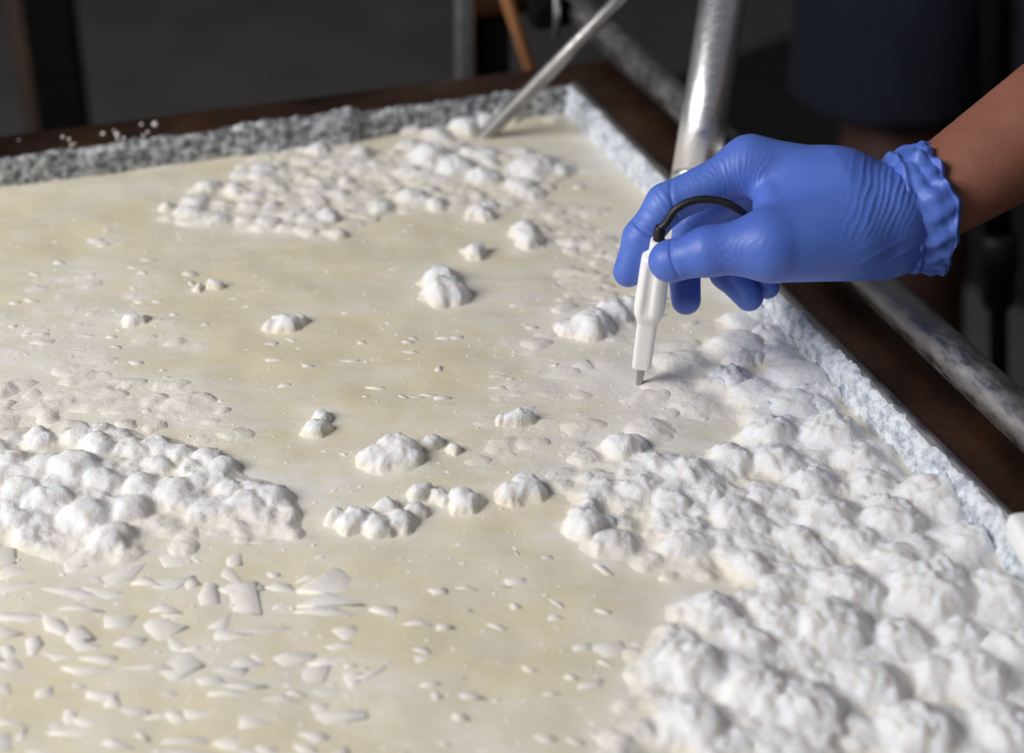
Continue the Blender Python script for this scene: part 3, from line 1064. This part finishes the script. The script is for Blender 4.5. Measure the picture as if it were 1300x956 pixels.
def normals(V, Q):
    n = np.cross(V[Q[:, 2]] - V[Q[:, 0]], V[Q[:, 3]] - V[Q[:, 1]])
    N = np.zeros_like(V)
    for k in range(4):
        for i in range(3):
            N[:, i] += np.bincount(Q[:, k], n[:, i], len(V))
    return N / (np.linalg.norm(N, axis=1, keepdims=True) + 1e-12)


# ------------------------------------------------------------------ gloved hand
J = lambda px, py, d: at_depth(px, py, d)
def mm(v):
    return v / 1000.0


WR = J(1150, 268, .945)
CUFF_END = J(1186, 262, .945)
IDX = [J(950, 211, .948), J(846, 259, .950), J(814, 302, .956), J(798, 345, .962)]
THB = [J(1075, 300, .925), J(975, 310, .915), J(900, 319, .920), J(853, 331, .928)]
MID = [J(968, 222, .970), J(880, 285, .985), J(868, 335, .988), J(871, 381, .984)]
RNG_F = [J(985, 245, .990), J(908, 312, 1.004), J(922, 346, .998), J(951, 377, .988)]
PNK = [J(1005, 270, 1.006), J(948, 325, 1.014), J(958, 348, 1.008), J(974, 364, 1.000)]
hg = Grid(*(lambda A: (A.min(0) - .034, A.max(0) + .034))(np.array(IDX + THB + MID + RNG_F + PNK + [WR, CUFF_END])), 0.00085)


def chain(out, pts, rad, k=.004):
    for i in range(len(pts) - 1):
        hg.cap(pts[i], pts[i + 1], mm(rad[i]), mm(rad[i + 1]), out, k)


palm = hg.new()
KP = .011
hg.cap(J(1125, 276, .940), J(953, 209, .950), .0235, .0125, palm, KP)
hg.cap(J(1125, 277, .950), MID[0], .0240, .0135, palm, KP)
hg.cap(J(1125, 280, .958), RNG_F[0], .0235, .0130, palm, KP)
hg.cap(J(1120, 285, .964), PNK[0], .0220, .0125, palm, KP)
hg.cap(J(1132, 279, .945), J(1105, 283, .945), .0265, .0265, palm, KP)
hg.cap(J(1112, 288, .936), J(985, 312, .918), .0260, .0165, palm, KP)       # thenar eminence
hg.cap(J(955, 209, .950), J(1065, 235, .948), .0125, .0175, palm, KP)
hg.cap(J(1060, 245, .940), J(985, 262, .934), .0220, .0120, palm, KP)       # web between thumb and index
hand = palm.copy()
for pts, rad, k in ((IDX, (12.6, 10.6, 9.4, 8.4), .010), (THB, (19, 15.2, 12.6, 10.6), .014), (MID, (12.8, 10.6, 9.2, 8.2), .010),
                    (RNG_F, (12.2, 10.0, 8.8, 8.0), .010), (PNK, (11, 8.6, 7.8, 7.0), .010)):
    fg = hg.new()
    chain(fg, pts, rad)
    if pts is THB:
        hg.ell(pts[3] + (pts[3] - pts[2]) * .05, (mm(11.2), mm(10.6), mm(10.6)), None, fg, .003)
    hand = np.minimum(hand, smin(palm, fg, k))
V, Q = hg.mesh(hand, 3)


def glove_wrinkles(V, Q):
    N = normals(V, Q)
    px, py, d = to_px(V)
    view = (CAM - V) / np.linalg.norm(CAM - V, axis=1, keepdims=True)
    front = np.clip((N * view).sum(1) * 1.6, 0, 1)

    def win(v, a, b, c, e):
        return np.clip((v - a) / (b - a + 1e-9), 0, 1) * np.clip((e - v) / (e - c + 1e-9), 0, 1)

    def ridge(ph):
        return (1 - np.abs(np.sin(np.pi * ph))) ** 1.6
    disp = np.zeros(len(V))
    # folds gathered at the wrist, leaning back from the cuff
    sx = px + 0.27 * (py - 205) + 4 * np.sin(py / 23.0)
    per = np.interp(sx, [1050, 1080, 1100, 1120, 1150, 1190], [0, 1.6, 3.2, 5.2, 8.6, 13.6])
    disp += .0011 * ridge(per + .35 * noise2(px / 22, py / 30)) * (.75 + .5 * noise2(px / 17 + 9, py / 45)) * win(sx, 1072, 1118, 1152, 1190) * win(py, 170, 195, 250, 312)
    # lower diagonal pull towards the cuff
    s2 = (px * .55 + py) / 17.0
    disp += .0008 * ridge(s2) * win(px, 1080, 1120, 1150, 1180) * win(py, 300, 325, 360, 380)
    # fan of stretch lines between knuckle and web
    ang = np.degrees(np.arctan2(275 - py, px - 944))
    rr = np.hypot(px - 944, py - 275)
    fan = win(ang, 50, 66, 112, 140) * win(rr, 14, 32, 62, 98) * (d < .975)
    disp += .0005 * (.6 + .6 * noise2(px / 13, py / 21)) * ridge(ang / 5.6 + .5 * noise2(px / 18 + 3, py / 24) + .25 * np.sin(rr / 11)) * fan
    # creases across the index finger
    for (qx, qy), amp, w in (((812, 286), .0012, .0011), ((818, 279), .0006, .0009), ((836, 262), .0007, .0010), ((843, 255), .0006, .0009), ((850, 248), .0005, .0009), ((828, 271), .0004, .0009),
                             ((806, 297), .0004, .0008)):
        c = J(qx, qy, .952)
        ax = (IDX[2] - IDX[1]) if qx < 830 else (IDX[1] - IDX[0]) * .4 + (IDX[2] - IDX[1]) * .6
        ax = ax / np.linalg.norm(ax)
        s = (V - c) @ ax
        near = np.exp(-(np.linalg.norm(V - c, axis=1) / .014) ** 2)
        disp -= amp * np.exp(-(s / w) ** 2) * near
    axp = (IDX[1] - IDX[0]) / np.linalg.norm(IDX[1] - IDX[0])
    s = (V - IDX[0]) @ axp
    tt = s / np.linalg.norm(IDX[1] - IDX[0])
    disp += .00026 * (.6 + .8 * noise2(px / 14, py / 18)) * ridge(s / .0036 + .8 * noise2(px / 16 + 5, py / 16)) * win(tt, .12, .3, .62, .9) * (np.linalg.norm(V - IDX[0] - s[:, None] * axp, axis=1) < .0155)
    # thumb: one crease behind the tip, fine diagonals near its joint
    axt = (THB[3] - THB[2]) / np.linalg.norm(THB[3] - THB[2])
    s = (V - J(855, 326, .92)) @ axt
    disp -= .0007 * np.exp(-(s / .0009) ** 2) * (px < 890) * (d < .945)
    s = (px * .86 + (py - 320) * .62) / 9.5
    disp += .00022 * (.6 + .8 * noise2(px / 18, py / 14)) * ridge(s + .6 * noise2(px / 20 + 8, py / 20)) * win(px, 872, 905, 960, 1000) * win(py, 285, 305, 345, 365) * (d < .94)
    return V + N * (disp * front)[:, None]


V = glove_wrinkles(V, Q)
# cut the hidden wrist end open-ended under the cuff by keeping everything (it sits round the forearm)
HAND = (V, Q)

# ------------------------------------------------------------------ people
def rotm(axis, ang):
    return np.array(Matrix.Rotation(ang, 3, axis))


def person(name, label, j, h, clothes, arm_only_right=False, skin='skin'):
    """j: joints in world space; returns the Empty.  Body is one continuous surface."""
    root = empty(name, (j['pelvis'][0], j['pelvis'][1], 0))
    tag(root, label, 'person')
    off = -np.array([j['pelvis'][0], j['pelvis'][1], 0.0])
    fwd = j['fwd'] / np.linalg.norm(j['fwd'])
    side = np.cross(fwd, (0, 0, 1)); side /= np.linalg.norm(side)      # the person's right
    allp = np.array([v for k, v in j.items() if k not in ('fwd', 'cuts')])
    g = Grid(allp.min(0) - .22, allp.max(0) + .24, h)
    D = g.new()
    segs = {
        'torso': [('waist', 'chest', .115, .135), ('pelvis', 'waist', .120, .112)],
        'hips': [('hip_r', 'hip_l', .098, .098), ('pelvis', 'waist', .115, .108)],
        'shoulders': [('chest', 'sh_r', .118, .064), ('chest', 'sh_l', .118, .064), ('chest', 'neck', .105, .060)],
        'neck': [('neck', 'head', .056, .054)],
        'arm_r': [('sh_r', 'el_r', .054, .042)], 'arm_l': [('sh_l', 'el_l', .054, .042)],
        'thigh_r': [('hip_r', 'kn_r', .088, .058)], 'thigh_l': [('hip_l', 'kn_l', .088, .058)],
        'shank_r': [('kn_r', 'calf_r', .056, .056), ('calf_r', 'an_r', .056, .038)], 'shank_l': [('kn_l', 'calf_l', .056, .056), ('calf_l', 'an_l', .056, .038)],
    }
    for s_ in ('r', 'l'):
        j['calf_' + s_] = j['kn_' + s_] * .72 + j['an_' + s_] * .28 - fwd * .018

    def add(out, gg, names, infl=0.0, k=.03):
        for nm in names:
            for a, b, ra, rb in segs[nm]:
                gg.cap(j[a], j[b], ra + infl, rb + infl, out, k)
    add(D, g, segs.keys())
    # forearms
    for s_ in ('r', 'l'):
        e, w = j['el_' + s_], j['wr_' + s_]
        m_ = e * .70 + w * .30
        g.cap(e, m_, .042, .0425, D, .02); g.cap(m_, w, .0425, .0235, D, .02)
    # head and face
    hd = j['head'] + np.array([0, 0, .075]) + fwd * .018
    R = np.stack([fwd, side, np.array([0, 0, 1.0])], 1)
    g.ell(hd + np.array([0, 0, .035]) - fwd * .012, (.098, .077, .095), R, D, .02)
    g.ell(hd + np.array([0, 0, -.035]) + fwd * .015, (.075, .060, .085), R, D, .03)
    g.cap(hd + fwd * .082 + np.array([0, 0, .012]), hd + fwd * .102 + np.array([0, 0, -.022]), .009, .014, D, .012)
    for sg in (-1, 1):
        g.ell(hd + side * sg * .078 - fwd * .005, (.018, .008, .031), R, D, .006)
        g.ell(hd + side * sg * .032 + fwd * .092 + np.array([0, 0, .012]), (.012, .016, .010), R, D, .008, sub=True)
    g.ell(hd + fwd * .088 + np.array([0, 0, -.056]), (.012, .026, .009), R, D, .008)
    g.ell(hd + fwd * .098 + np.array([0, 0, -.056]), (.008, .022, .0022), R, D, .004, sub=True)
    # plain left hand, fingers as chains; right hand likewise unless it is gloved
    for s_ in (('l',) if arm_only_right else ('r', 'l')):
        w, e = j['wr_' + s_], j['el_' + s_]
        dr = (w - e) / np.linalg.norm(w - e)
        lat = np.cross(dr, side); lat /= np.linalg.norm(lat)
        kn = w + dr * .085
        for q, (ln, r) in enumerate(((.085, .0095), (.095, .0100), (.088, .0095), (.070, .0085))):
            bse = kn + lat * (.030 - .020 * q)
            g.cap(w + lat * (.012 - .008 * q), bse, .017, .0125, D, .012)
            bend = dr * .8 - side * (.30 if s_ == 'r' else -.30)
            g.cap(bse, bse + dr * ln * .5, r, r * .95, D, .004); g.cap(bse + dr * ln * .5, bse + dr * ln * .5 + bend * ln * .5, r * .95, r * .8, D, .004)
        g.cap(w + lat * .02, w + lat * .05 + dr * .05, .016, .012, D, .01); g.cap(w + lat * .05 + dr * .05, w + lat * .055 + dr * .095, .012, .009, D, .006)
    # feet
    for s_ in ('r', 'l'):
        a = j['an_' + s_]
        f0 = np.array([a[0], a[1], .042])
        g.cap(a, f0 - fwd * .02, .038, .038, D, .02); g.cap(f0 - fwd * .03, f0 + fwd * .13 - np.array([0, 0, .016]), .036, .024, D, .02)
    V, Q = g.mesh(D, 2)
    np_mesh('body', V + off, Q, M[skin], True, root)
    # clothes
    for nm, names, caps_, infl, mat in clothes:
        pts = np.array([j[x] for n_ in names for sg in segs[n_] for x in sg[:2]] + [c[i] for c in caps_ for i in (0, 1)])
        gg = Grid(pts.min(0) - .19, pts.max(0) + .19, max(h, .0075))
        E = gg.new()
        add(E, gg, names, infl)
        for a, b, ra, rb in caps_:
            gg.cap(a, b, ra, rb, E, .015)
        for pl, nrm in j.get('cuts', {}).get(nm, ()):
            X_, Y_, Z_ = gg.ax[0][:, None, None], gg.ax[1][None, :, None], gg.ax[2][None, None, :]
            E = np.maximum(E, (X_ - pl[0]) * nrm[0] + (Y_ - pl[1]) * nrm[1] + (Z_ - pl[2]) * nrm[2]).astype(np.float32)
        Vc, Qc = gg.mesh(E, 1)
        Nc = normals(Vc, Qc)
        fold = .004 * np.sin(Vc[:, 2] * 70 + 4 * np.sin(Vc[:, 0] * 31) + 3 * np.sin(Vc[:, 1] * 27)) * (.5 + .5 * np.sin(Vc[:, 0] * 17 + Vc[:, 1] * 13))
        np_mesh(nm, Vc + Nc * fold[:, None] + off, Qc, mat, True, root)
    # hair, eyes, boots
    hh = Grid(hd - .16, hd + .17, .006)
    E = hh.new()
    hh.ell(hd + np.array([0, 0, .045]) - fwd * .020, (.101, .084, .094), R, E, .01)
    hh.ell(hd + np.array([0, 0, -.045]) + fwd * .060, (.100, .110, .090), R, E, .01, sub=True)
    Vh, Qh = hh.mesh(E, 1)
    np_mesh('hair', Vh + off, Qh, M['hair'], True, root)
    for sg in (-1, 1):
        bm = bmesh.new()
        bmesh.ops.create_uvsphere(bm, u_segments=16, v_segments=10, radius=.0115)
        eo = bm_obj('eye', bm, M['eye'], root, loc=hd + off + side * sg * .032 + fwd * .076 + np.array([0, 0, .012]))
        bm = bmesh.new()
        bmesh.ops.create_uvsphere(bm, u_segments=12, v_segments=8, radius=.0055)
        bm_obj('iris', bm, M['iris'], eo, loc=fwd * .0075)
    for s_ in ('r', 'l'):
        a = j['an_' + s_]
        f0 = np.array([a[0], a[1], .048])
        bg_ = Grid(np.minimum(a, f0) - .2, np.maximum(a, f0) + .22, .008)
        E = bg_.new()
        bg_.cap(f0 - fwd * .035, f0 + fwd * .14, .047, .041, E, .02); bg_.cap(f0 - fwd * .02, a + (j['kn_' + s_] - a) * .12, .048, .050, E, .03)
        Z_ = bg_.ax[2][None, None, :]
        E = np.maximum(E, (0.002 - Z_)).astype(np.float32)
        Vb, Qb = bg_.mesh(E, 1)
        np_mesh('boot', Vb + off, Qb, M['boot'], True, root)
    return root


A3 = lambda *v: np.array(v, float)
# the cheesemaker who holds the probe, leaning over the rail from the right
EL = J(1655, -55, .955)
fa = dict(fwd=A3(-1, 0.05, 0), pelvis=A3(.96, .86, .93), waist=A3(.88, .86, 1.04), chest=A3(.74, .86, 1.20), neck=A3(.63, .86, 1.34), head=A3(.575, .86, 1.41),
          sh_r=A3(.635, 1.04, 1.24), sh_l=A3(.655, .68, 1.24), el_r=EL, wr_r=J(1160, 266, .945), el_l=A3(.72, .60, .97), wr_l=A3(.55, .66, .93),
          hip_r=A3(.95, .96, .90), hip_l=A3(.95, .76, .90), kn_r=A3(.90, .98, .50), kn_l=A3(.88, .74, .50), an_r=A3(.98, .99, .08), an_l=A3(.96, .73, .08))
dn = A3(0, 0, -1)
fa['cuts'] = {}
man = person('person', 'person out of frame to the right, bare forearm and blue glove holding the white probe', fa, .0058,
             [('shirt', ('torso', 'shoulders'), [(fa['sh_r'], fa['sh_r'] * .5 + EL * .5, .070, .062), (fa['sh_l'], fa['sh_l'] * .5 + fa['el_l'] * .5, .070, .062)], .014, M['shirt']),
              ('trousers', ('hips', 'thigh_r', 'thigh_l', 'shank_r', 'shank_l'), [], .012, M['denim'])], arm_only_right=True)
off = -np.array([fa['pelvis'][0], fa['pelvis'][1], 0])
glove = np_mesh('glove', HAND[0] + off, HAND[1], M['glove'], True, man)
glove['label'] = 'blue nitrile glove pinching the white probe'

# cuff: a loose gathered sleeve of nitrile, open at the forearm end
cuff_c = [J(1122, 277, .945), J(1136, 274, .945), J(1148, 271, .945), J(1158, 269, .945), J(1167, 267, .945), J(1175, 265, .945), J(1181, 264, .945), J(1186, 263, .945)]
cuff_c = smooth_path(cuff_c, 6)
NS, NA = len(cuff_c), 120
ax = cuff_c[-1] - cuff_c[0]; ax /= np.linalg.norm(ax)
upv = np.cross(ax, (CAM - WR)); upv /= np.linalg.norm(upv)
if upv[2] < 0:
    upv = -upv
outv = np.cross(upv, ax)
if outv @ (CAM - WR) < 0:
    outv = -outv
V = []
th = np.linspace(0, 2 * np.pi, NA, endpoint=False)
fixed = np.array([3.1, 7.7, 1.3, 5.2])
for i_, c in enumerate(cuff_c):
    f = i_ / (NS - 1)
    base_u = np.interp(f, [0, .25, .55, .8, 1], [.0262, .0300, .0312, .0318, .0300])
    base_o = np.interp(f, [0, .25, .55, .8, 1], [.0262, .0295, .0305, .0305, .0300])
    amp = np.interp(f, [0, .2, .5, .9, 1], [0, .0006, .0014, .0018, .0014])
    rip = .9 * np.abs(noise2(th * 0 + 1 + 6.5 * np.cos(th) + f * 2.4, 8 + 6.5 * np.sin(th) - f * 2.0)) + 2.2 * np.abs(noise2(th * 0 + 5 + 2.2 * np.cos(th) + f * 1.1, 3 + 2.2 * np.sin(th) - f * .9)) + 1.2 * noise2(5 + 4.2 * np.cos(th) + f * .8, 3 + 4.2 * np.sin(th) + f * 1.8) + .5 * np.sin(9 * th + 3.0 * f + 1.2 * np.sin(3 * th)) * .6 + np.abs(np.sin(6.5 * th - 5 * f + 2 * np.sin(2 * th + f * 3))) * .9 + .5 * np.sin(17 * th + 6 * f)
    ring_fold = .0022 * np.exp(-((f - .22 - .03 * np.sin(3 * th)) / .05) ** 2) + .0008 * np.exp(-((f - .93) / .05) ** 2)
    ru = base_u + amp * rip + ring_fold
    ro = base_o + amp * rip + ring_fold
    shift = ax[None] * (.0016 * np.sin(4 * th + 1) + .0010 * np.sin(9 * th))[:, None] * f + ax[None] * (.0035 * f * np.cos(th - 1.35))[:, None]
    V.append(c[None] + np.cos(th)[:, None] * upv * ru[:, None] + np.sin(th)[:, None] * outv * ro[:, None] + shift)
# roll the rim inwards
last = V[-1]
cen = last.mean(0)
for q, (sc_, sh) in enumerate(((.985, .0008), (.955, .0004), (.945, -.0012), (.95, -.004))):
    V.append(cen + (last - cen) * sc_ + ax * sh)
NSr = len(V)
V = np.concatenate(V)
i, j = np.meshgrid(np.arange(NA), np.arange(NSr - 1))
a, b = (j * NA + i).ravel(), (j * NA + (i + 1) % NA).ravel()
Q = np.stack([a, b, b + NA, a + NA], 1)
N = normals(V, Q)
if (N[:NA * 4] * (V[:NA * 4] - cuff_c[0])).sum() < 0:
    Q = Q[:, ::-1]
cuff = np_mesh('cuff', V + off, Q, M['glove'], True, glove)

# bystander behind the far right corner in navy shorts
fb = dict(fwd=A3(-.45, -1, 0), pelvis=A3(.50, 1.84, .95), waist=A3(.50, 1.85, 1.08), chest=A3(.50, 1.84, 1.30), neck=A3(.49, 1.83, 1.49), head=A3(.47, 1.81, 1.57),
          sh_r=A3(.33, 1.90, 1.42), sh_l=A3(.67, 1.78, 1.42), el_r=A3(.26, 1.92, 1.14), el_l=A3(.76, 1.74, 1.14), wr_r=A3(.30, 1.80, .93), wr_l=A3(.76, 1.62, .94),
          hip_r=A3(.405, 1.86, .90), hip_l=A3(.60, 1.80, .90), kn_r=A3(.420, 1.79, .50), kn_l=A3(.65, 1.72, .50), an_r=A3(.515, 1.82, .08), an_l=A3(.70, 1.75, .08))
hem_r = A3(.398, 1.79, .555); hem_l = A3(.645, 1.735, .555)
fb['cuts'] = {'shorts': [(A3(0, 0, .572), dn)]}
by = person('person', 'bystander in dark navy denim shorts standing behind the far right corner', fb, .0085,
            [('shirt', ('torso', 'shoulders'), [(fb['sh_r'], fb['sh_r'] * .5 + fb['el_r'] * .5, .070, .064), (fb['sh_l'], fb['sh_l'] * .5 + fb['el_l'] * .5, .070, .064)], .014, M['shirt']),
             ('shorts', ('hips',), [(fb['hip_r'], hem_r - A3(0, 0, .06), .104, .104), (fb['hip_l'], hem_l - A3(0, 0, .06), .104, .104)], .012, M['denim'])], skin='skin_shaded')

# ------------------------------------------------------------------ probe thermometer
P_TOP = J(836, 304, .942)
P_TIP = at_z(811.5, 487, Z_WHEY)
pax = P_TIP - P_TOP
LEN = float(np.linalg.norm(pax))
probe = empty('probe_thermometer', tuple(P_TIP))
tag(probe, 'white plastic probe thermometer with steel tip held upright in the whey', 'thermometer')
w_ = pax / LEN
u_ = np.cross(w_, CAM - P_TOP); u_ /= np.linalg.norm(u_)
v_ = np.cross(u_, w_)                              # points at the viewer's side
if v_ @ (CAM - P_TOP) < 0:
    v_ = -v_
sec = [  # (fraction of the length from the top, half width mm, half thickness mm, squareness)
    (0.000, 3.0, 3.0, 2), (0.004, 3.9, 3.9, 2), (0.070, 4.1, 4.1, 2), (0.085, 4.3, 4.3, 2), (0.100, 6.6, 6.0, 2.6), (0.118, 7.2, 6.6, 3), (0.20, 7.5, 6.9, 3), (0.30, 7.7, 7.1, 3), (0.40, 7.9, 7.3, 3.2),
    (0.455, 7.9, 7.3, 3.2), (0.485, 7.5, 7.0, 3.4), (0.545, 5.5, 5.2, 3.6), (0.56, 5.25, 5.0, 4), (0.60, 5.2, 4.9, 4.5), (0.72, 5.1, 4.8, 4.5), (0.855, 5.0, 4.7, 4.5), (0.866, 4.8, 4.5, 4.5), (0.870, 4.2, 4.0, 4)]
fr = [s[0] for s in sec]
tt = sorted(set(list(np.linspace(0, .87, 90)) + fr))
NA = 64
V = []
th = np.linspace(0, 2 * np.pi, NA, endpoint=False)
for t_ in tt:
    hw, ht, sq = (np.interp(t_, fr, [s[k] for s in sec]) / (940 if k < 3 else 1) for k in (1, 2, 3))
    c, s = np.cos(th), np.sin(th)
    rr = 1 / (np.abs(c) ** sq + np.abs(s) ** sq) ** (1 / sq)
    # finger groove on the near and far faces
    gw = np.exp(-((t_ - .30) / .17) ** 8)
    gang = np.exp(-((np.abs(np.angle(np.exp(1j * (th - np.pi / 2 + .15)))) / .30) ** 4)) + np.exp(-((np.abs(np.angle(np.exp(1j * (th + np.pi / 2)))) / .30) ** 4))
    rr = rr * (1 - .17 * gw * gang)
    p = P_TOP + pax * t_
    V.append(p[None] + (hw * rr * c)[:, None] * u_ + (ht * rr * s)[:, None] * v_)
n = len(V)
V = np.concatenate(V + [np.array([P_TOP]), np.array([P_TOP + pax * .87])])
i, j = np.meshgrid(np.arange(NA), np.arange(n - 1))
a, b = (j * NA + i).ravel(), (j * NA + (i + 1) % NA).ravel()
Fl = [tuple(q) for q in np.stack([a, b, b + NA, a + NA], 1)]
Fl += [(k, n * NA, (k + 1) % NA) for k in range(NA)] + [((n - 1) * NA + k, (n - 1) * NA + (k + 1) % NA, n * NA + 1) for k in range(NA)]
me = bpy.data.meshes.new('handle')
me.from_pydata([tuple(v) for v in (V - P_TIP)], [], Fl)
me.materials.append(M['white_plastic'])
bm = bmesh.new(); bm.from_mesh(me); bmesh.ops.recalc_face_normals(bm, faces=bm.faces[:]); bm.to_mesh(me); bm.free()
for p in me.polygons:
    p.use_smooth = True
hnd = link(bpy.data.objects.new('handle', me), probe)
sharp(hnd, 40)
tube('probe_tip', [P_TOP + pax * f - P_TIP for f in (.865, .90, .95, 1.0, 1.08, 1.1)], [.0023, .0022, .0019, .0018, .0017, .0010], M['steel'], probe, 16)
tube('strain_relief', [P_TOP + pax * f - P_TIP for f in (.03, -.02, -.07, -.085)], [.0030, .0030, .0029, .0024], M['black_rubber'], probe, 16)
cab = smooth_path([P_TOP + pax * -.03, P_TOP + pax * -.07, J(845, 284, .936), J(859, 265, .932), J(884, 254, .930), J(913, 255, .929), J(934, 264, .929), J(950, 277, .934), J(968, 300, .950), J(985, 325, .985),
                   J(1000, 345, 1.02)], 8)
tube('cable', [p - P_TIP for p in cab], .0021, M['black_rubber'], probe, 14)['label'] = 'black cable looping from the handle into the hand'

# ------------------------------------------------------------------ rod and stirring handle standing in the whey
rod_b, rod_t = at_z(616, 173, Z_WHEY), J(800, -14, 1.22)
d_ = (rod_t - rod_b)
o = tube('steel_rod', [-d_ * .12, d_ * 0, d_ * .5, d_ * 1.15], .0054, M['rail'], None, 14)
o.location = rod_b
tag(o, 'thin grey steel rod slanting into the whey at the far side', 'rod')
pb_ = at_z(881, 238, Z_RIM + .0035)
pt_ = J(921, -20, float(depth_of(pb_)) + .03)
d_ = pt_ - pb_
stir = empty('steel_tube', tuple(pb_))
tag(stir, 'thick polished steel tube leaning up from the right flange behind the gloved hand', 'tube')
tube('shaft', [d_ * .05, d_ * .5, d_ * 2.2], .0156, M['polished'], stir, 32)
tube('end_cap', [d_ * 0.0, d_ * .012, d_ * .05, d_ * .055], [.012, .0157, .0157, .0150], M['polished'], stir, 32)

# ------------------------------------------------------------------ white block on the near right flange
pw = at_z(1277, 648, Z_RIM + .016)
ang = math.radians(-62)
bl = empty('plastic_block', (pw[0], pw[1], Z_RIM), 0)
tag(bl, 'white plastic block lying on the right flange near the rail', 'block')
bm = bmesh.new()
bm_box(bm, (0, -.085, 0.0002), (.030, .0, .016), .004, 3)
bo = bm_obj('block_body', bm, M['white_plastic'], bl)
bo.rotation_euler = (0, 0, math.radians(8))

# ------------------------------------------------------------------ background: post, frame, stick, pole, mat
# dark post on the far left
pl = at_depth(82, 150, 2.25)
pst = empty('wooden_post', (pl[0], pl[1], 0), math.radians(6))
tag(pst, 'dark post standing behind the far left side of the vat', 'post')
bm = bmesh.new(); bm_box(bm, (-.028, -.028, 0), (.028, .028, 1.9), .002)
bm_obj('post_body', bm, M['black_paint'], pst, smooth=False)
bm = bmesh.new(); bm_box(bm, (-.046, -.026, 0.0), (-.0285, .028, 1.9), .001)
bm_obj('side_board', bm, M['brown_wood'], pst, smooth=False)['label'] = 'brown board on the left side'

# steel frame with black panel behind the far rim
fp = at_depth(590, 60, 1.62)
frm = empty('equipment_frame', (fp[0], fp[1], 0), math.radians(14))
tag(frm, 'grey steel frame with a black panel behind the far rim', 'frame')
zc_ = float(at_depth(620, 16, 1.62)[2])
bm = bmesh.new(); bm_box(bm, (-.008, -.008, 0), (.008, .008, 1.30), .003)
bm_obj('upright', bm, M['polished'], frm)
bm = bmesh.new(); bm_box(bm, (.0085, .002, .30), (.043, .008, zc_), .002)
bm_obj('panel', bm, M['black_paint'], frm)
bm = bmesh.new(); bm_box(bm, (.0085, -.006, zc_ + .0005), (.060, .010, zc_ + .035), .004)
bm_obj('crossbar', bm, M['steel_dark'], frm)
bm = bmesh.new(); bm_box(bm, (-.03, -.05, 0.0), (.06, .05, 0.012), .002)
bm_obj('foot_plate', bm, M['steel_dark'], frm)

s0, s1 = J(676, 95, 1.66), J(651, 20, 1.60)
d_ = s0 - s1
sb = s0 + d_ / d_[2] * (-s0[2])
bm = bmesh.new()
o = tube('wooden_stick', [s0 - s0 + d_ * -2.0, d_ * 0, d_ * 1.2], .0055, M['pine'], None, 10)
o.location = s0
tag(o, 'pale orange wooden stick leaning behind the far rim', 'stick')

u0, u1 = J(1264, -10, 1.50), J(1267, 340, 1.63)
l1 = u1 + (u1 - u0) / (u1 - u0)[2] * (-u1[2] + .01)
pole = empty('telescopic_pole', tuple(l1 - A3(0, 0, .01)))
tag(pole, 'black telescopic pole with a thick clamp standing behind the rail', 'pole')
b0 = l1 - A3(0, 0, .01)
dd = (u0 - u1)
tube('upper_tube', [u1 - b0, u0 + dd * 1.2 - b0], .0125, M['black_paint'], pole, 16)
tube('lower_tube', [l1 - b0, u1 - b0], .0085, M['black_paint'], pole, 16)
tube('clamp', [u1 + dd * f - b0 for f in (-.16, -.13, -.02, 0, .12, .14)], [.011, .016, .016, .0185, .0185, .013], M['black_rubber'], pole, 12)
tube('rubber_foot', [A3(0, 0, 0), l1 - b0 + A3(0, 0, .03)], .014, M['black_rubber'], pole, 12)

# black rubber mat on the floor on the right
e0, e1 = at_z(860, 96, .008), at_z(1010, 42, .008)
dx = (e1 - e0); dx[2] = 0
L = np.linalg.norm(dx); ux = dx / L; uy = np.array([-ux[1], ux[0], 0])
bm = bmesh.new()
bm_box(bm, (-.30, -2.4, .0005), (2.2, 0, .010), .003)
o = bm_obj('floor_mat', bm, M['mat'], smooth=False, loc=(e0[0], e0[1], 0))
o.rotation_euler = (0, 0, math.atan2(ux[1], ux[0]))
tag(o, 'black rubber mat on the floor where the people stand', 'mat')
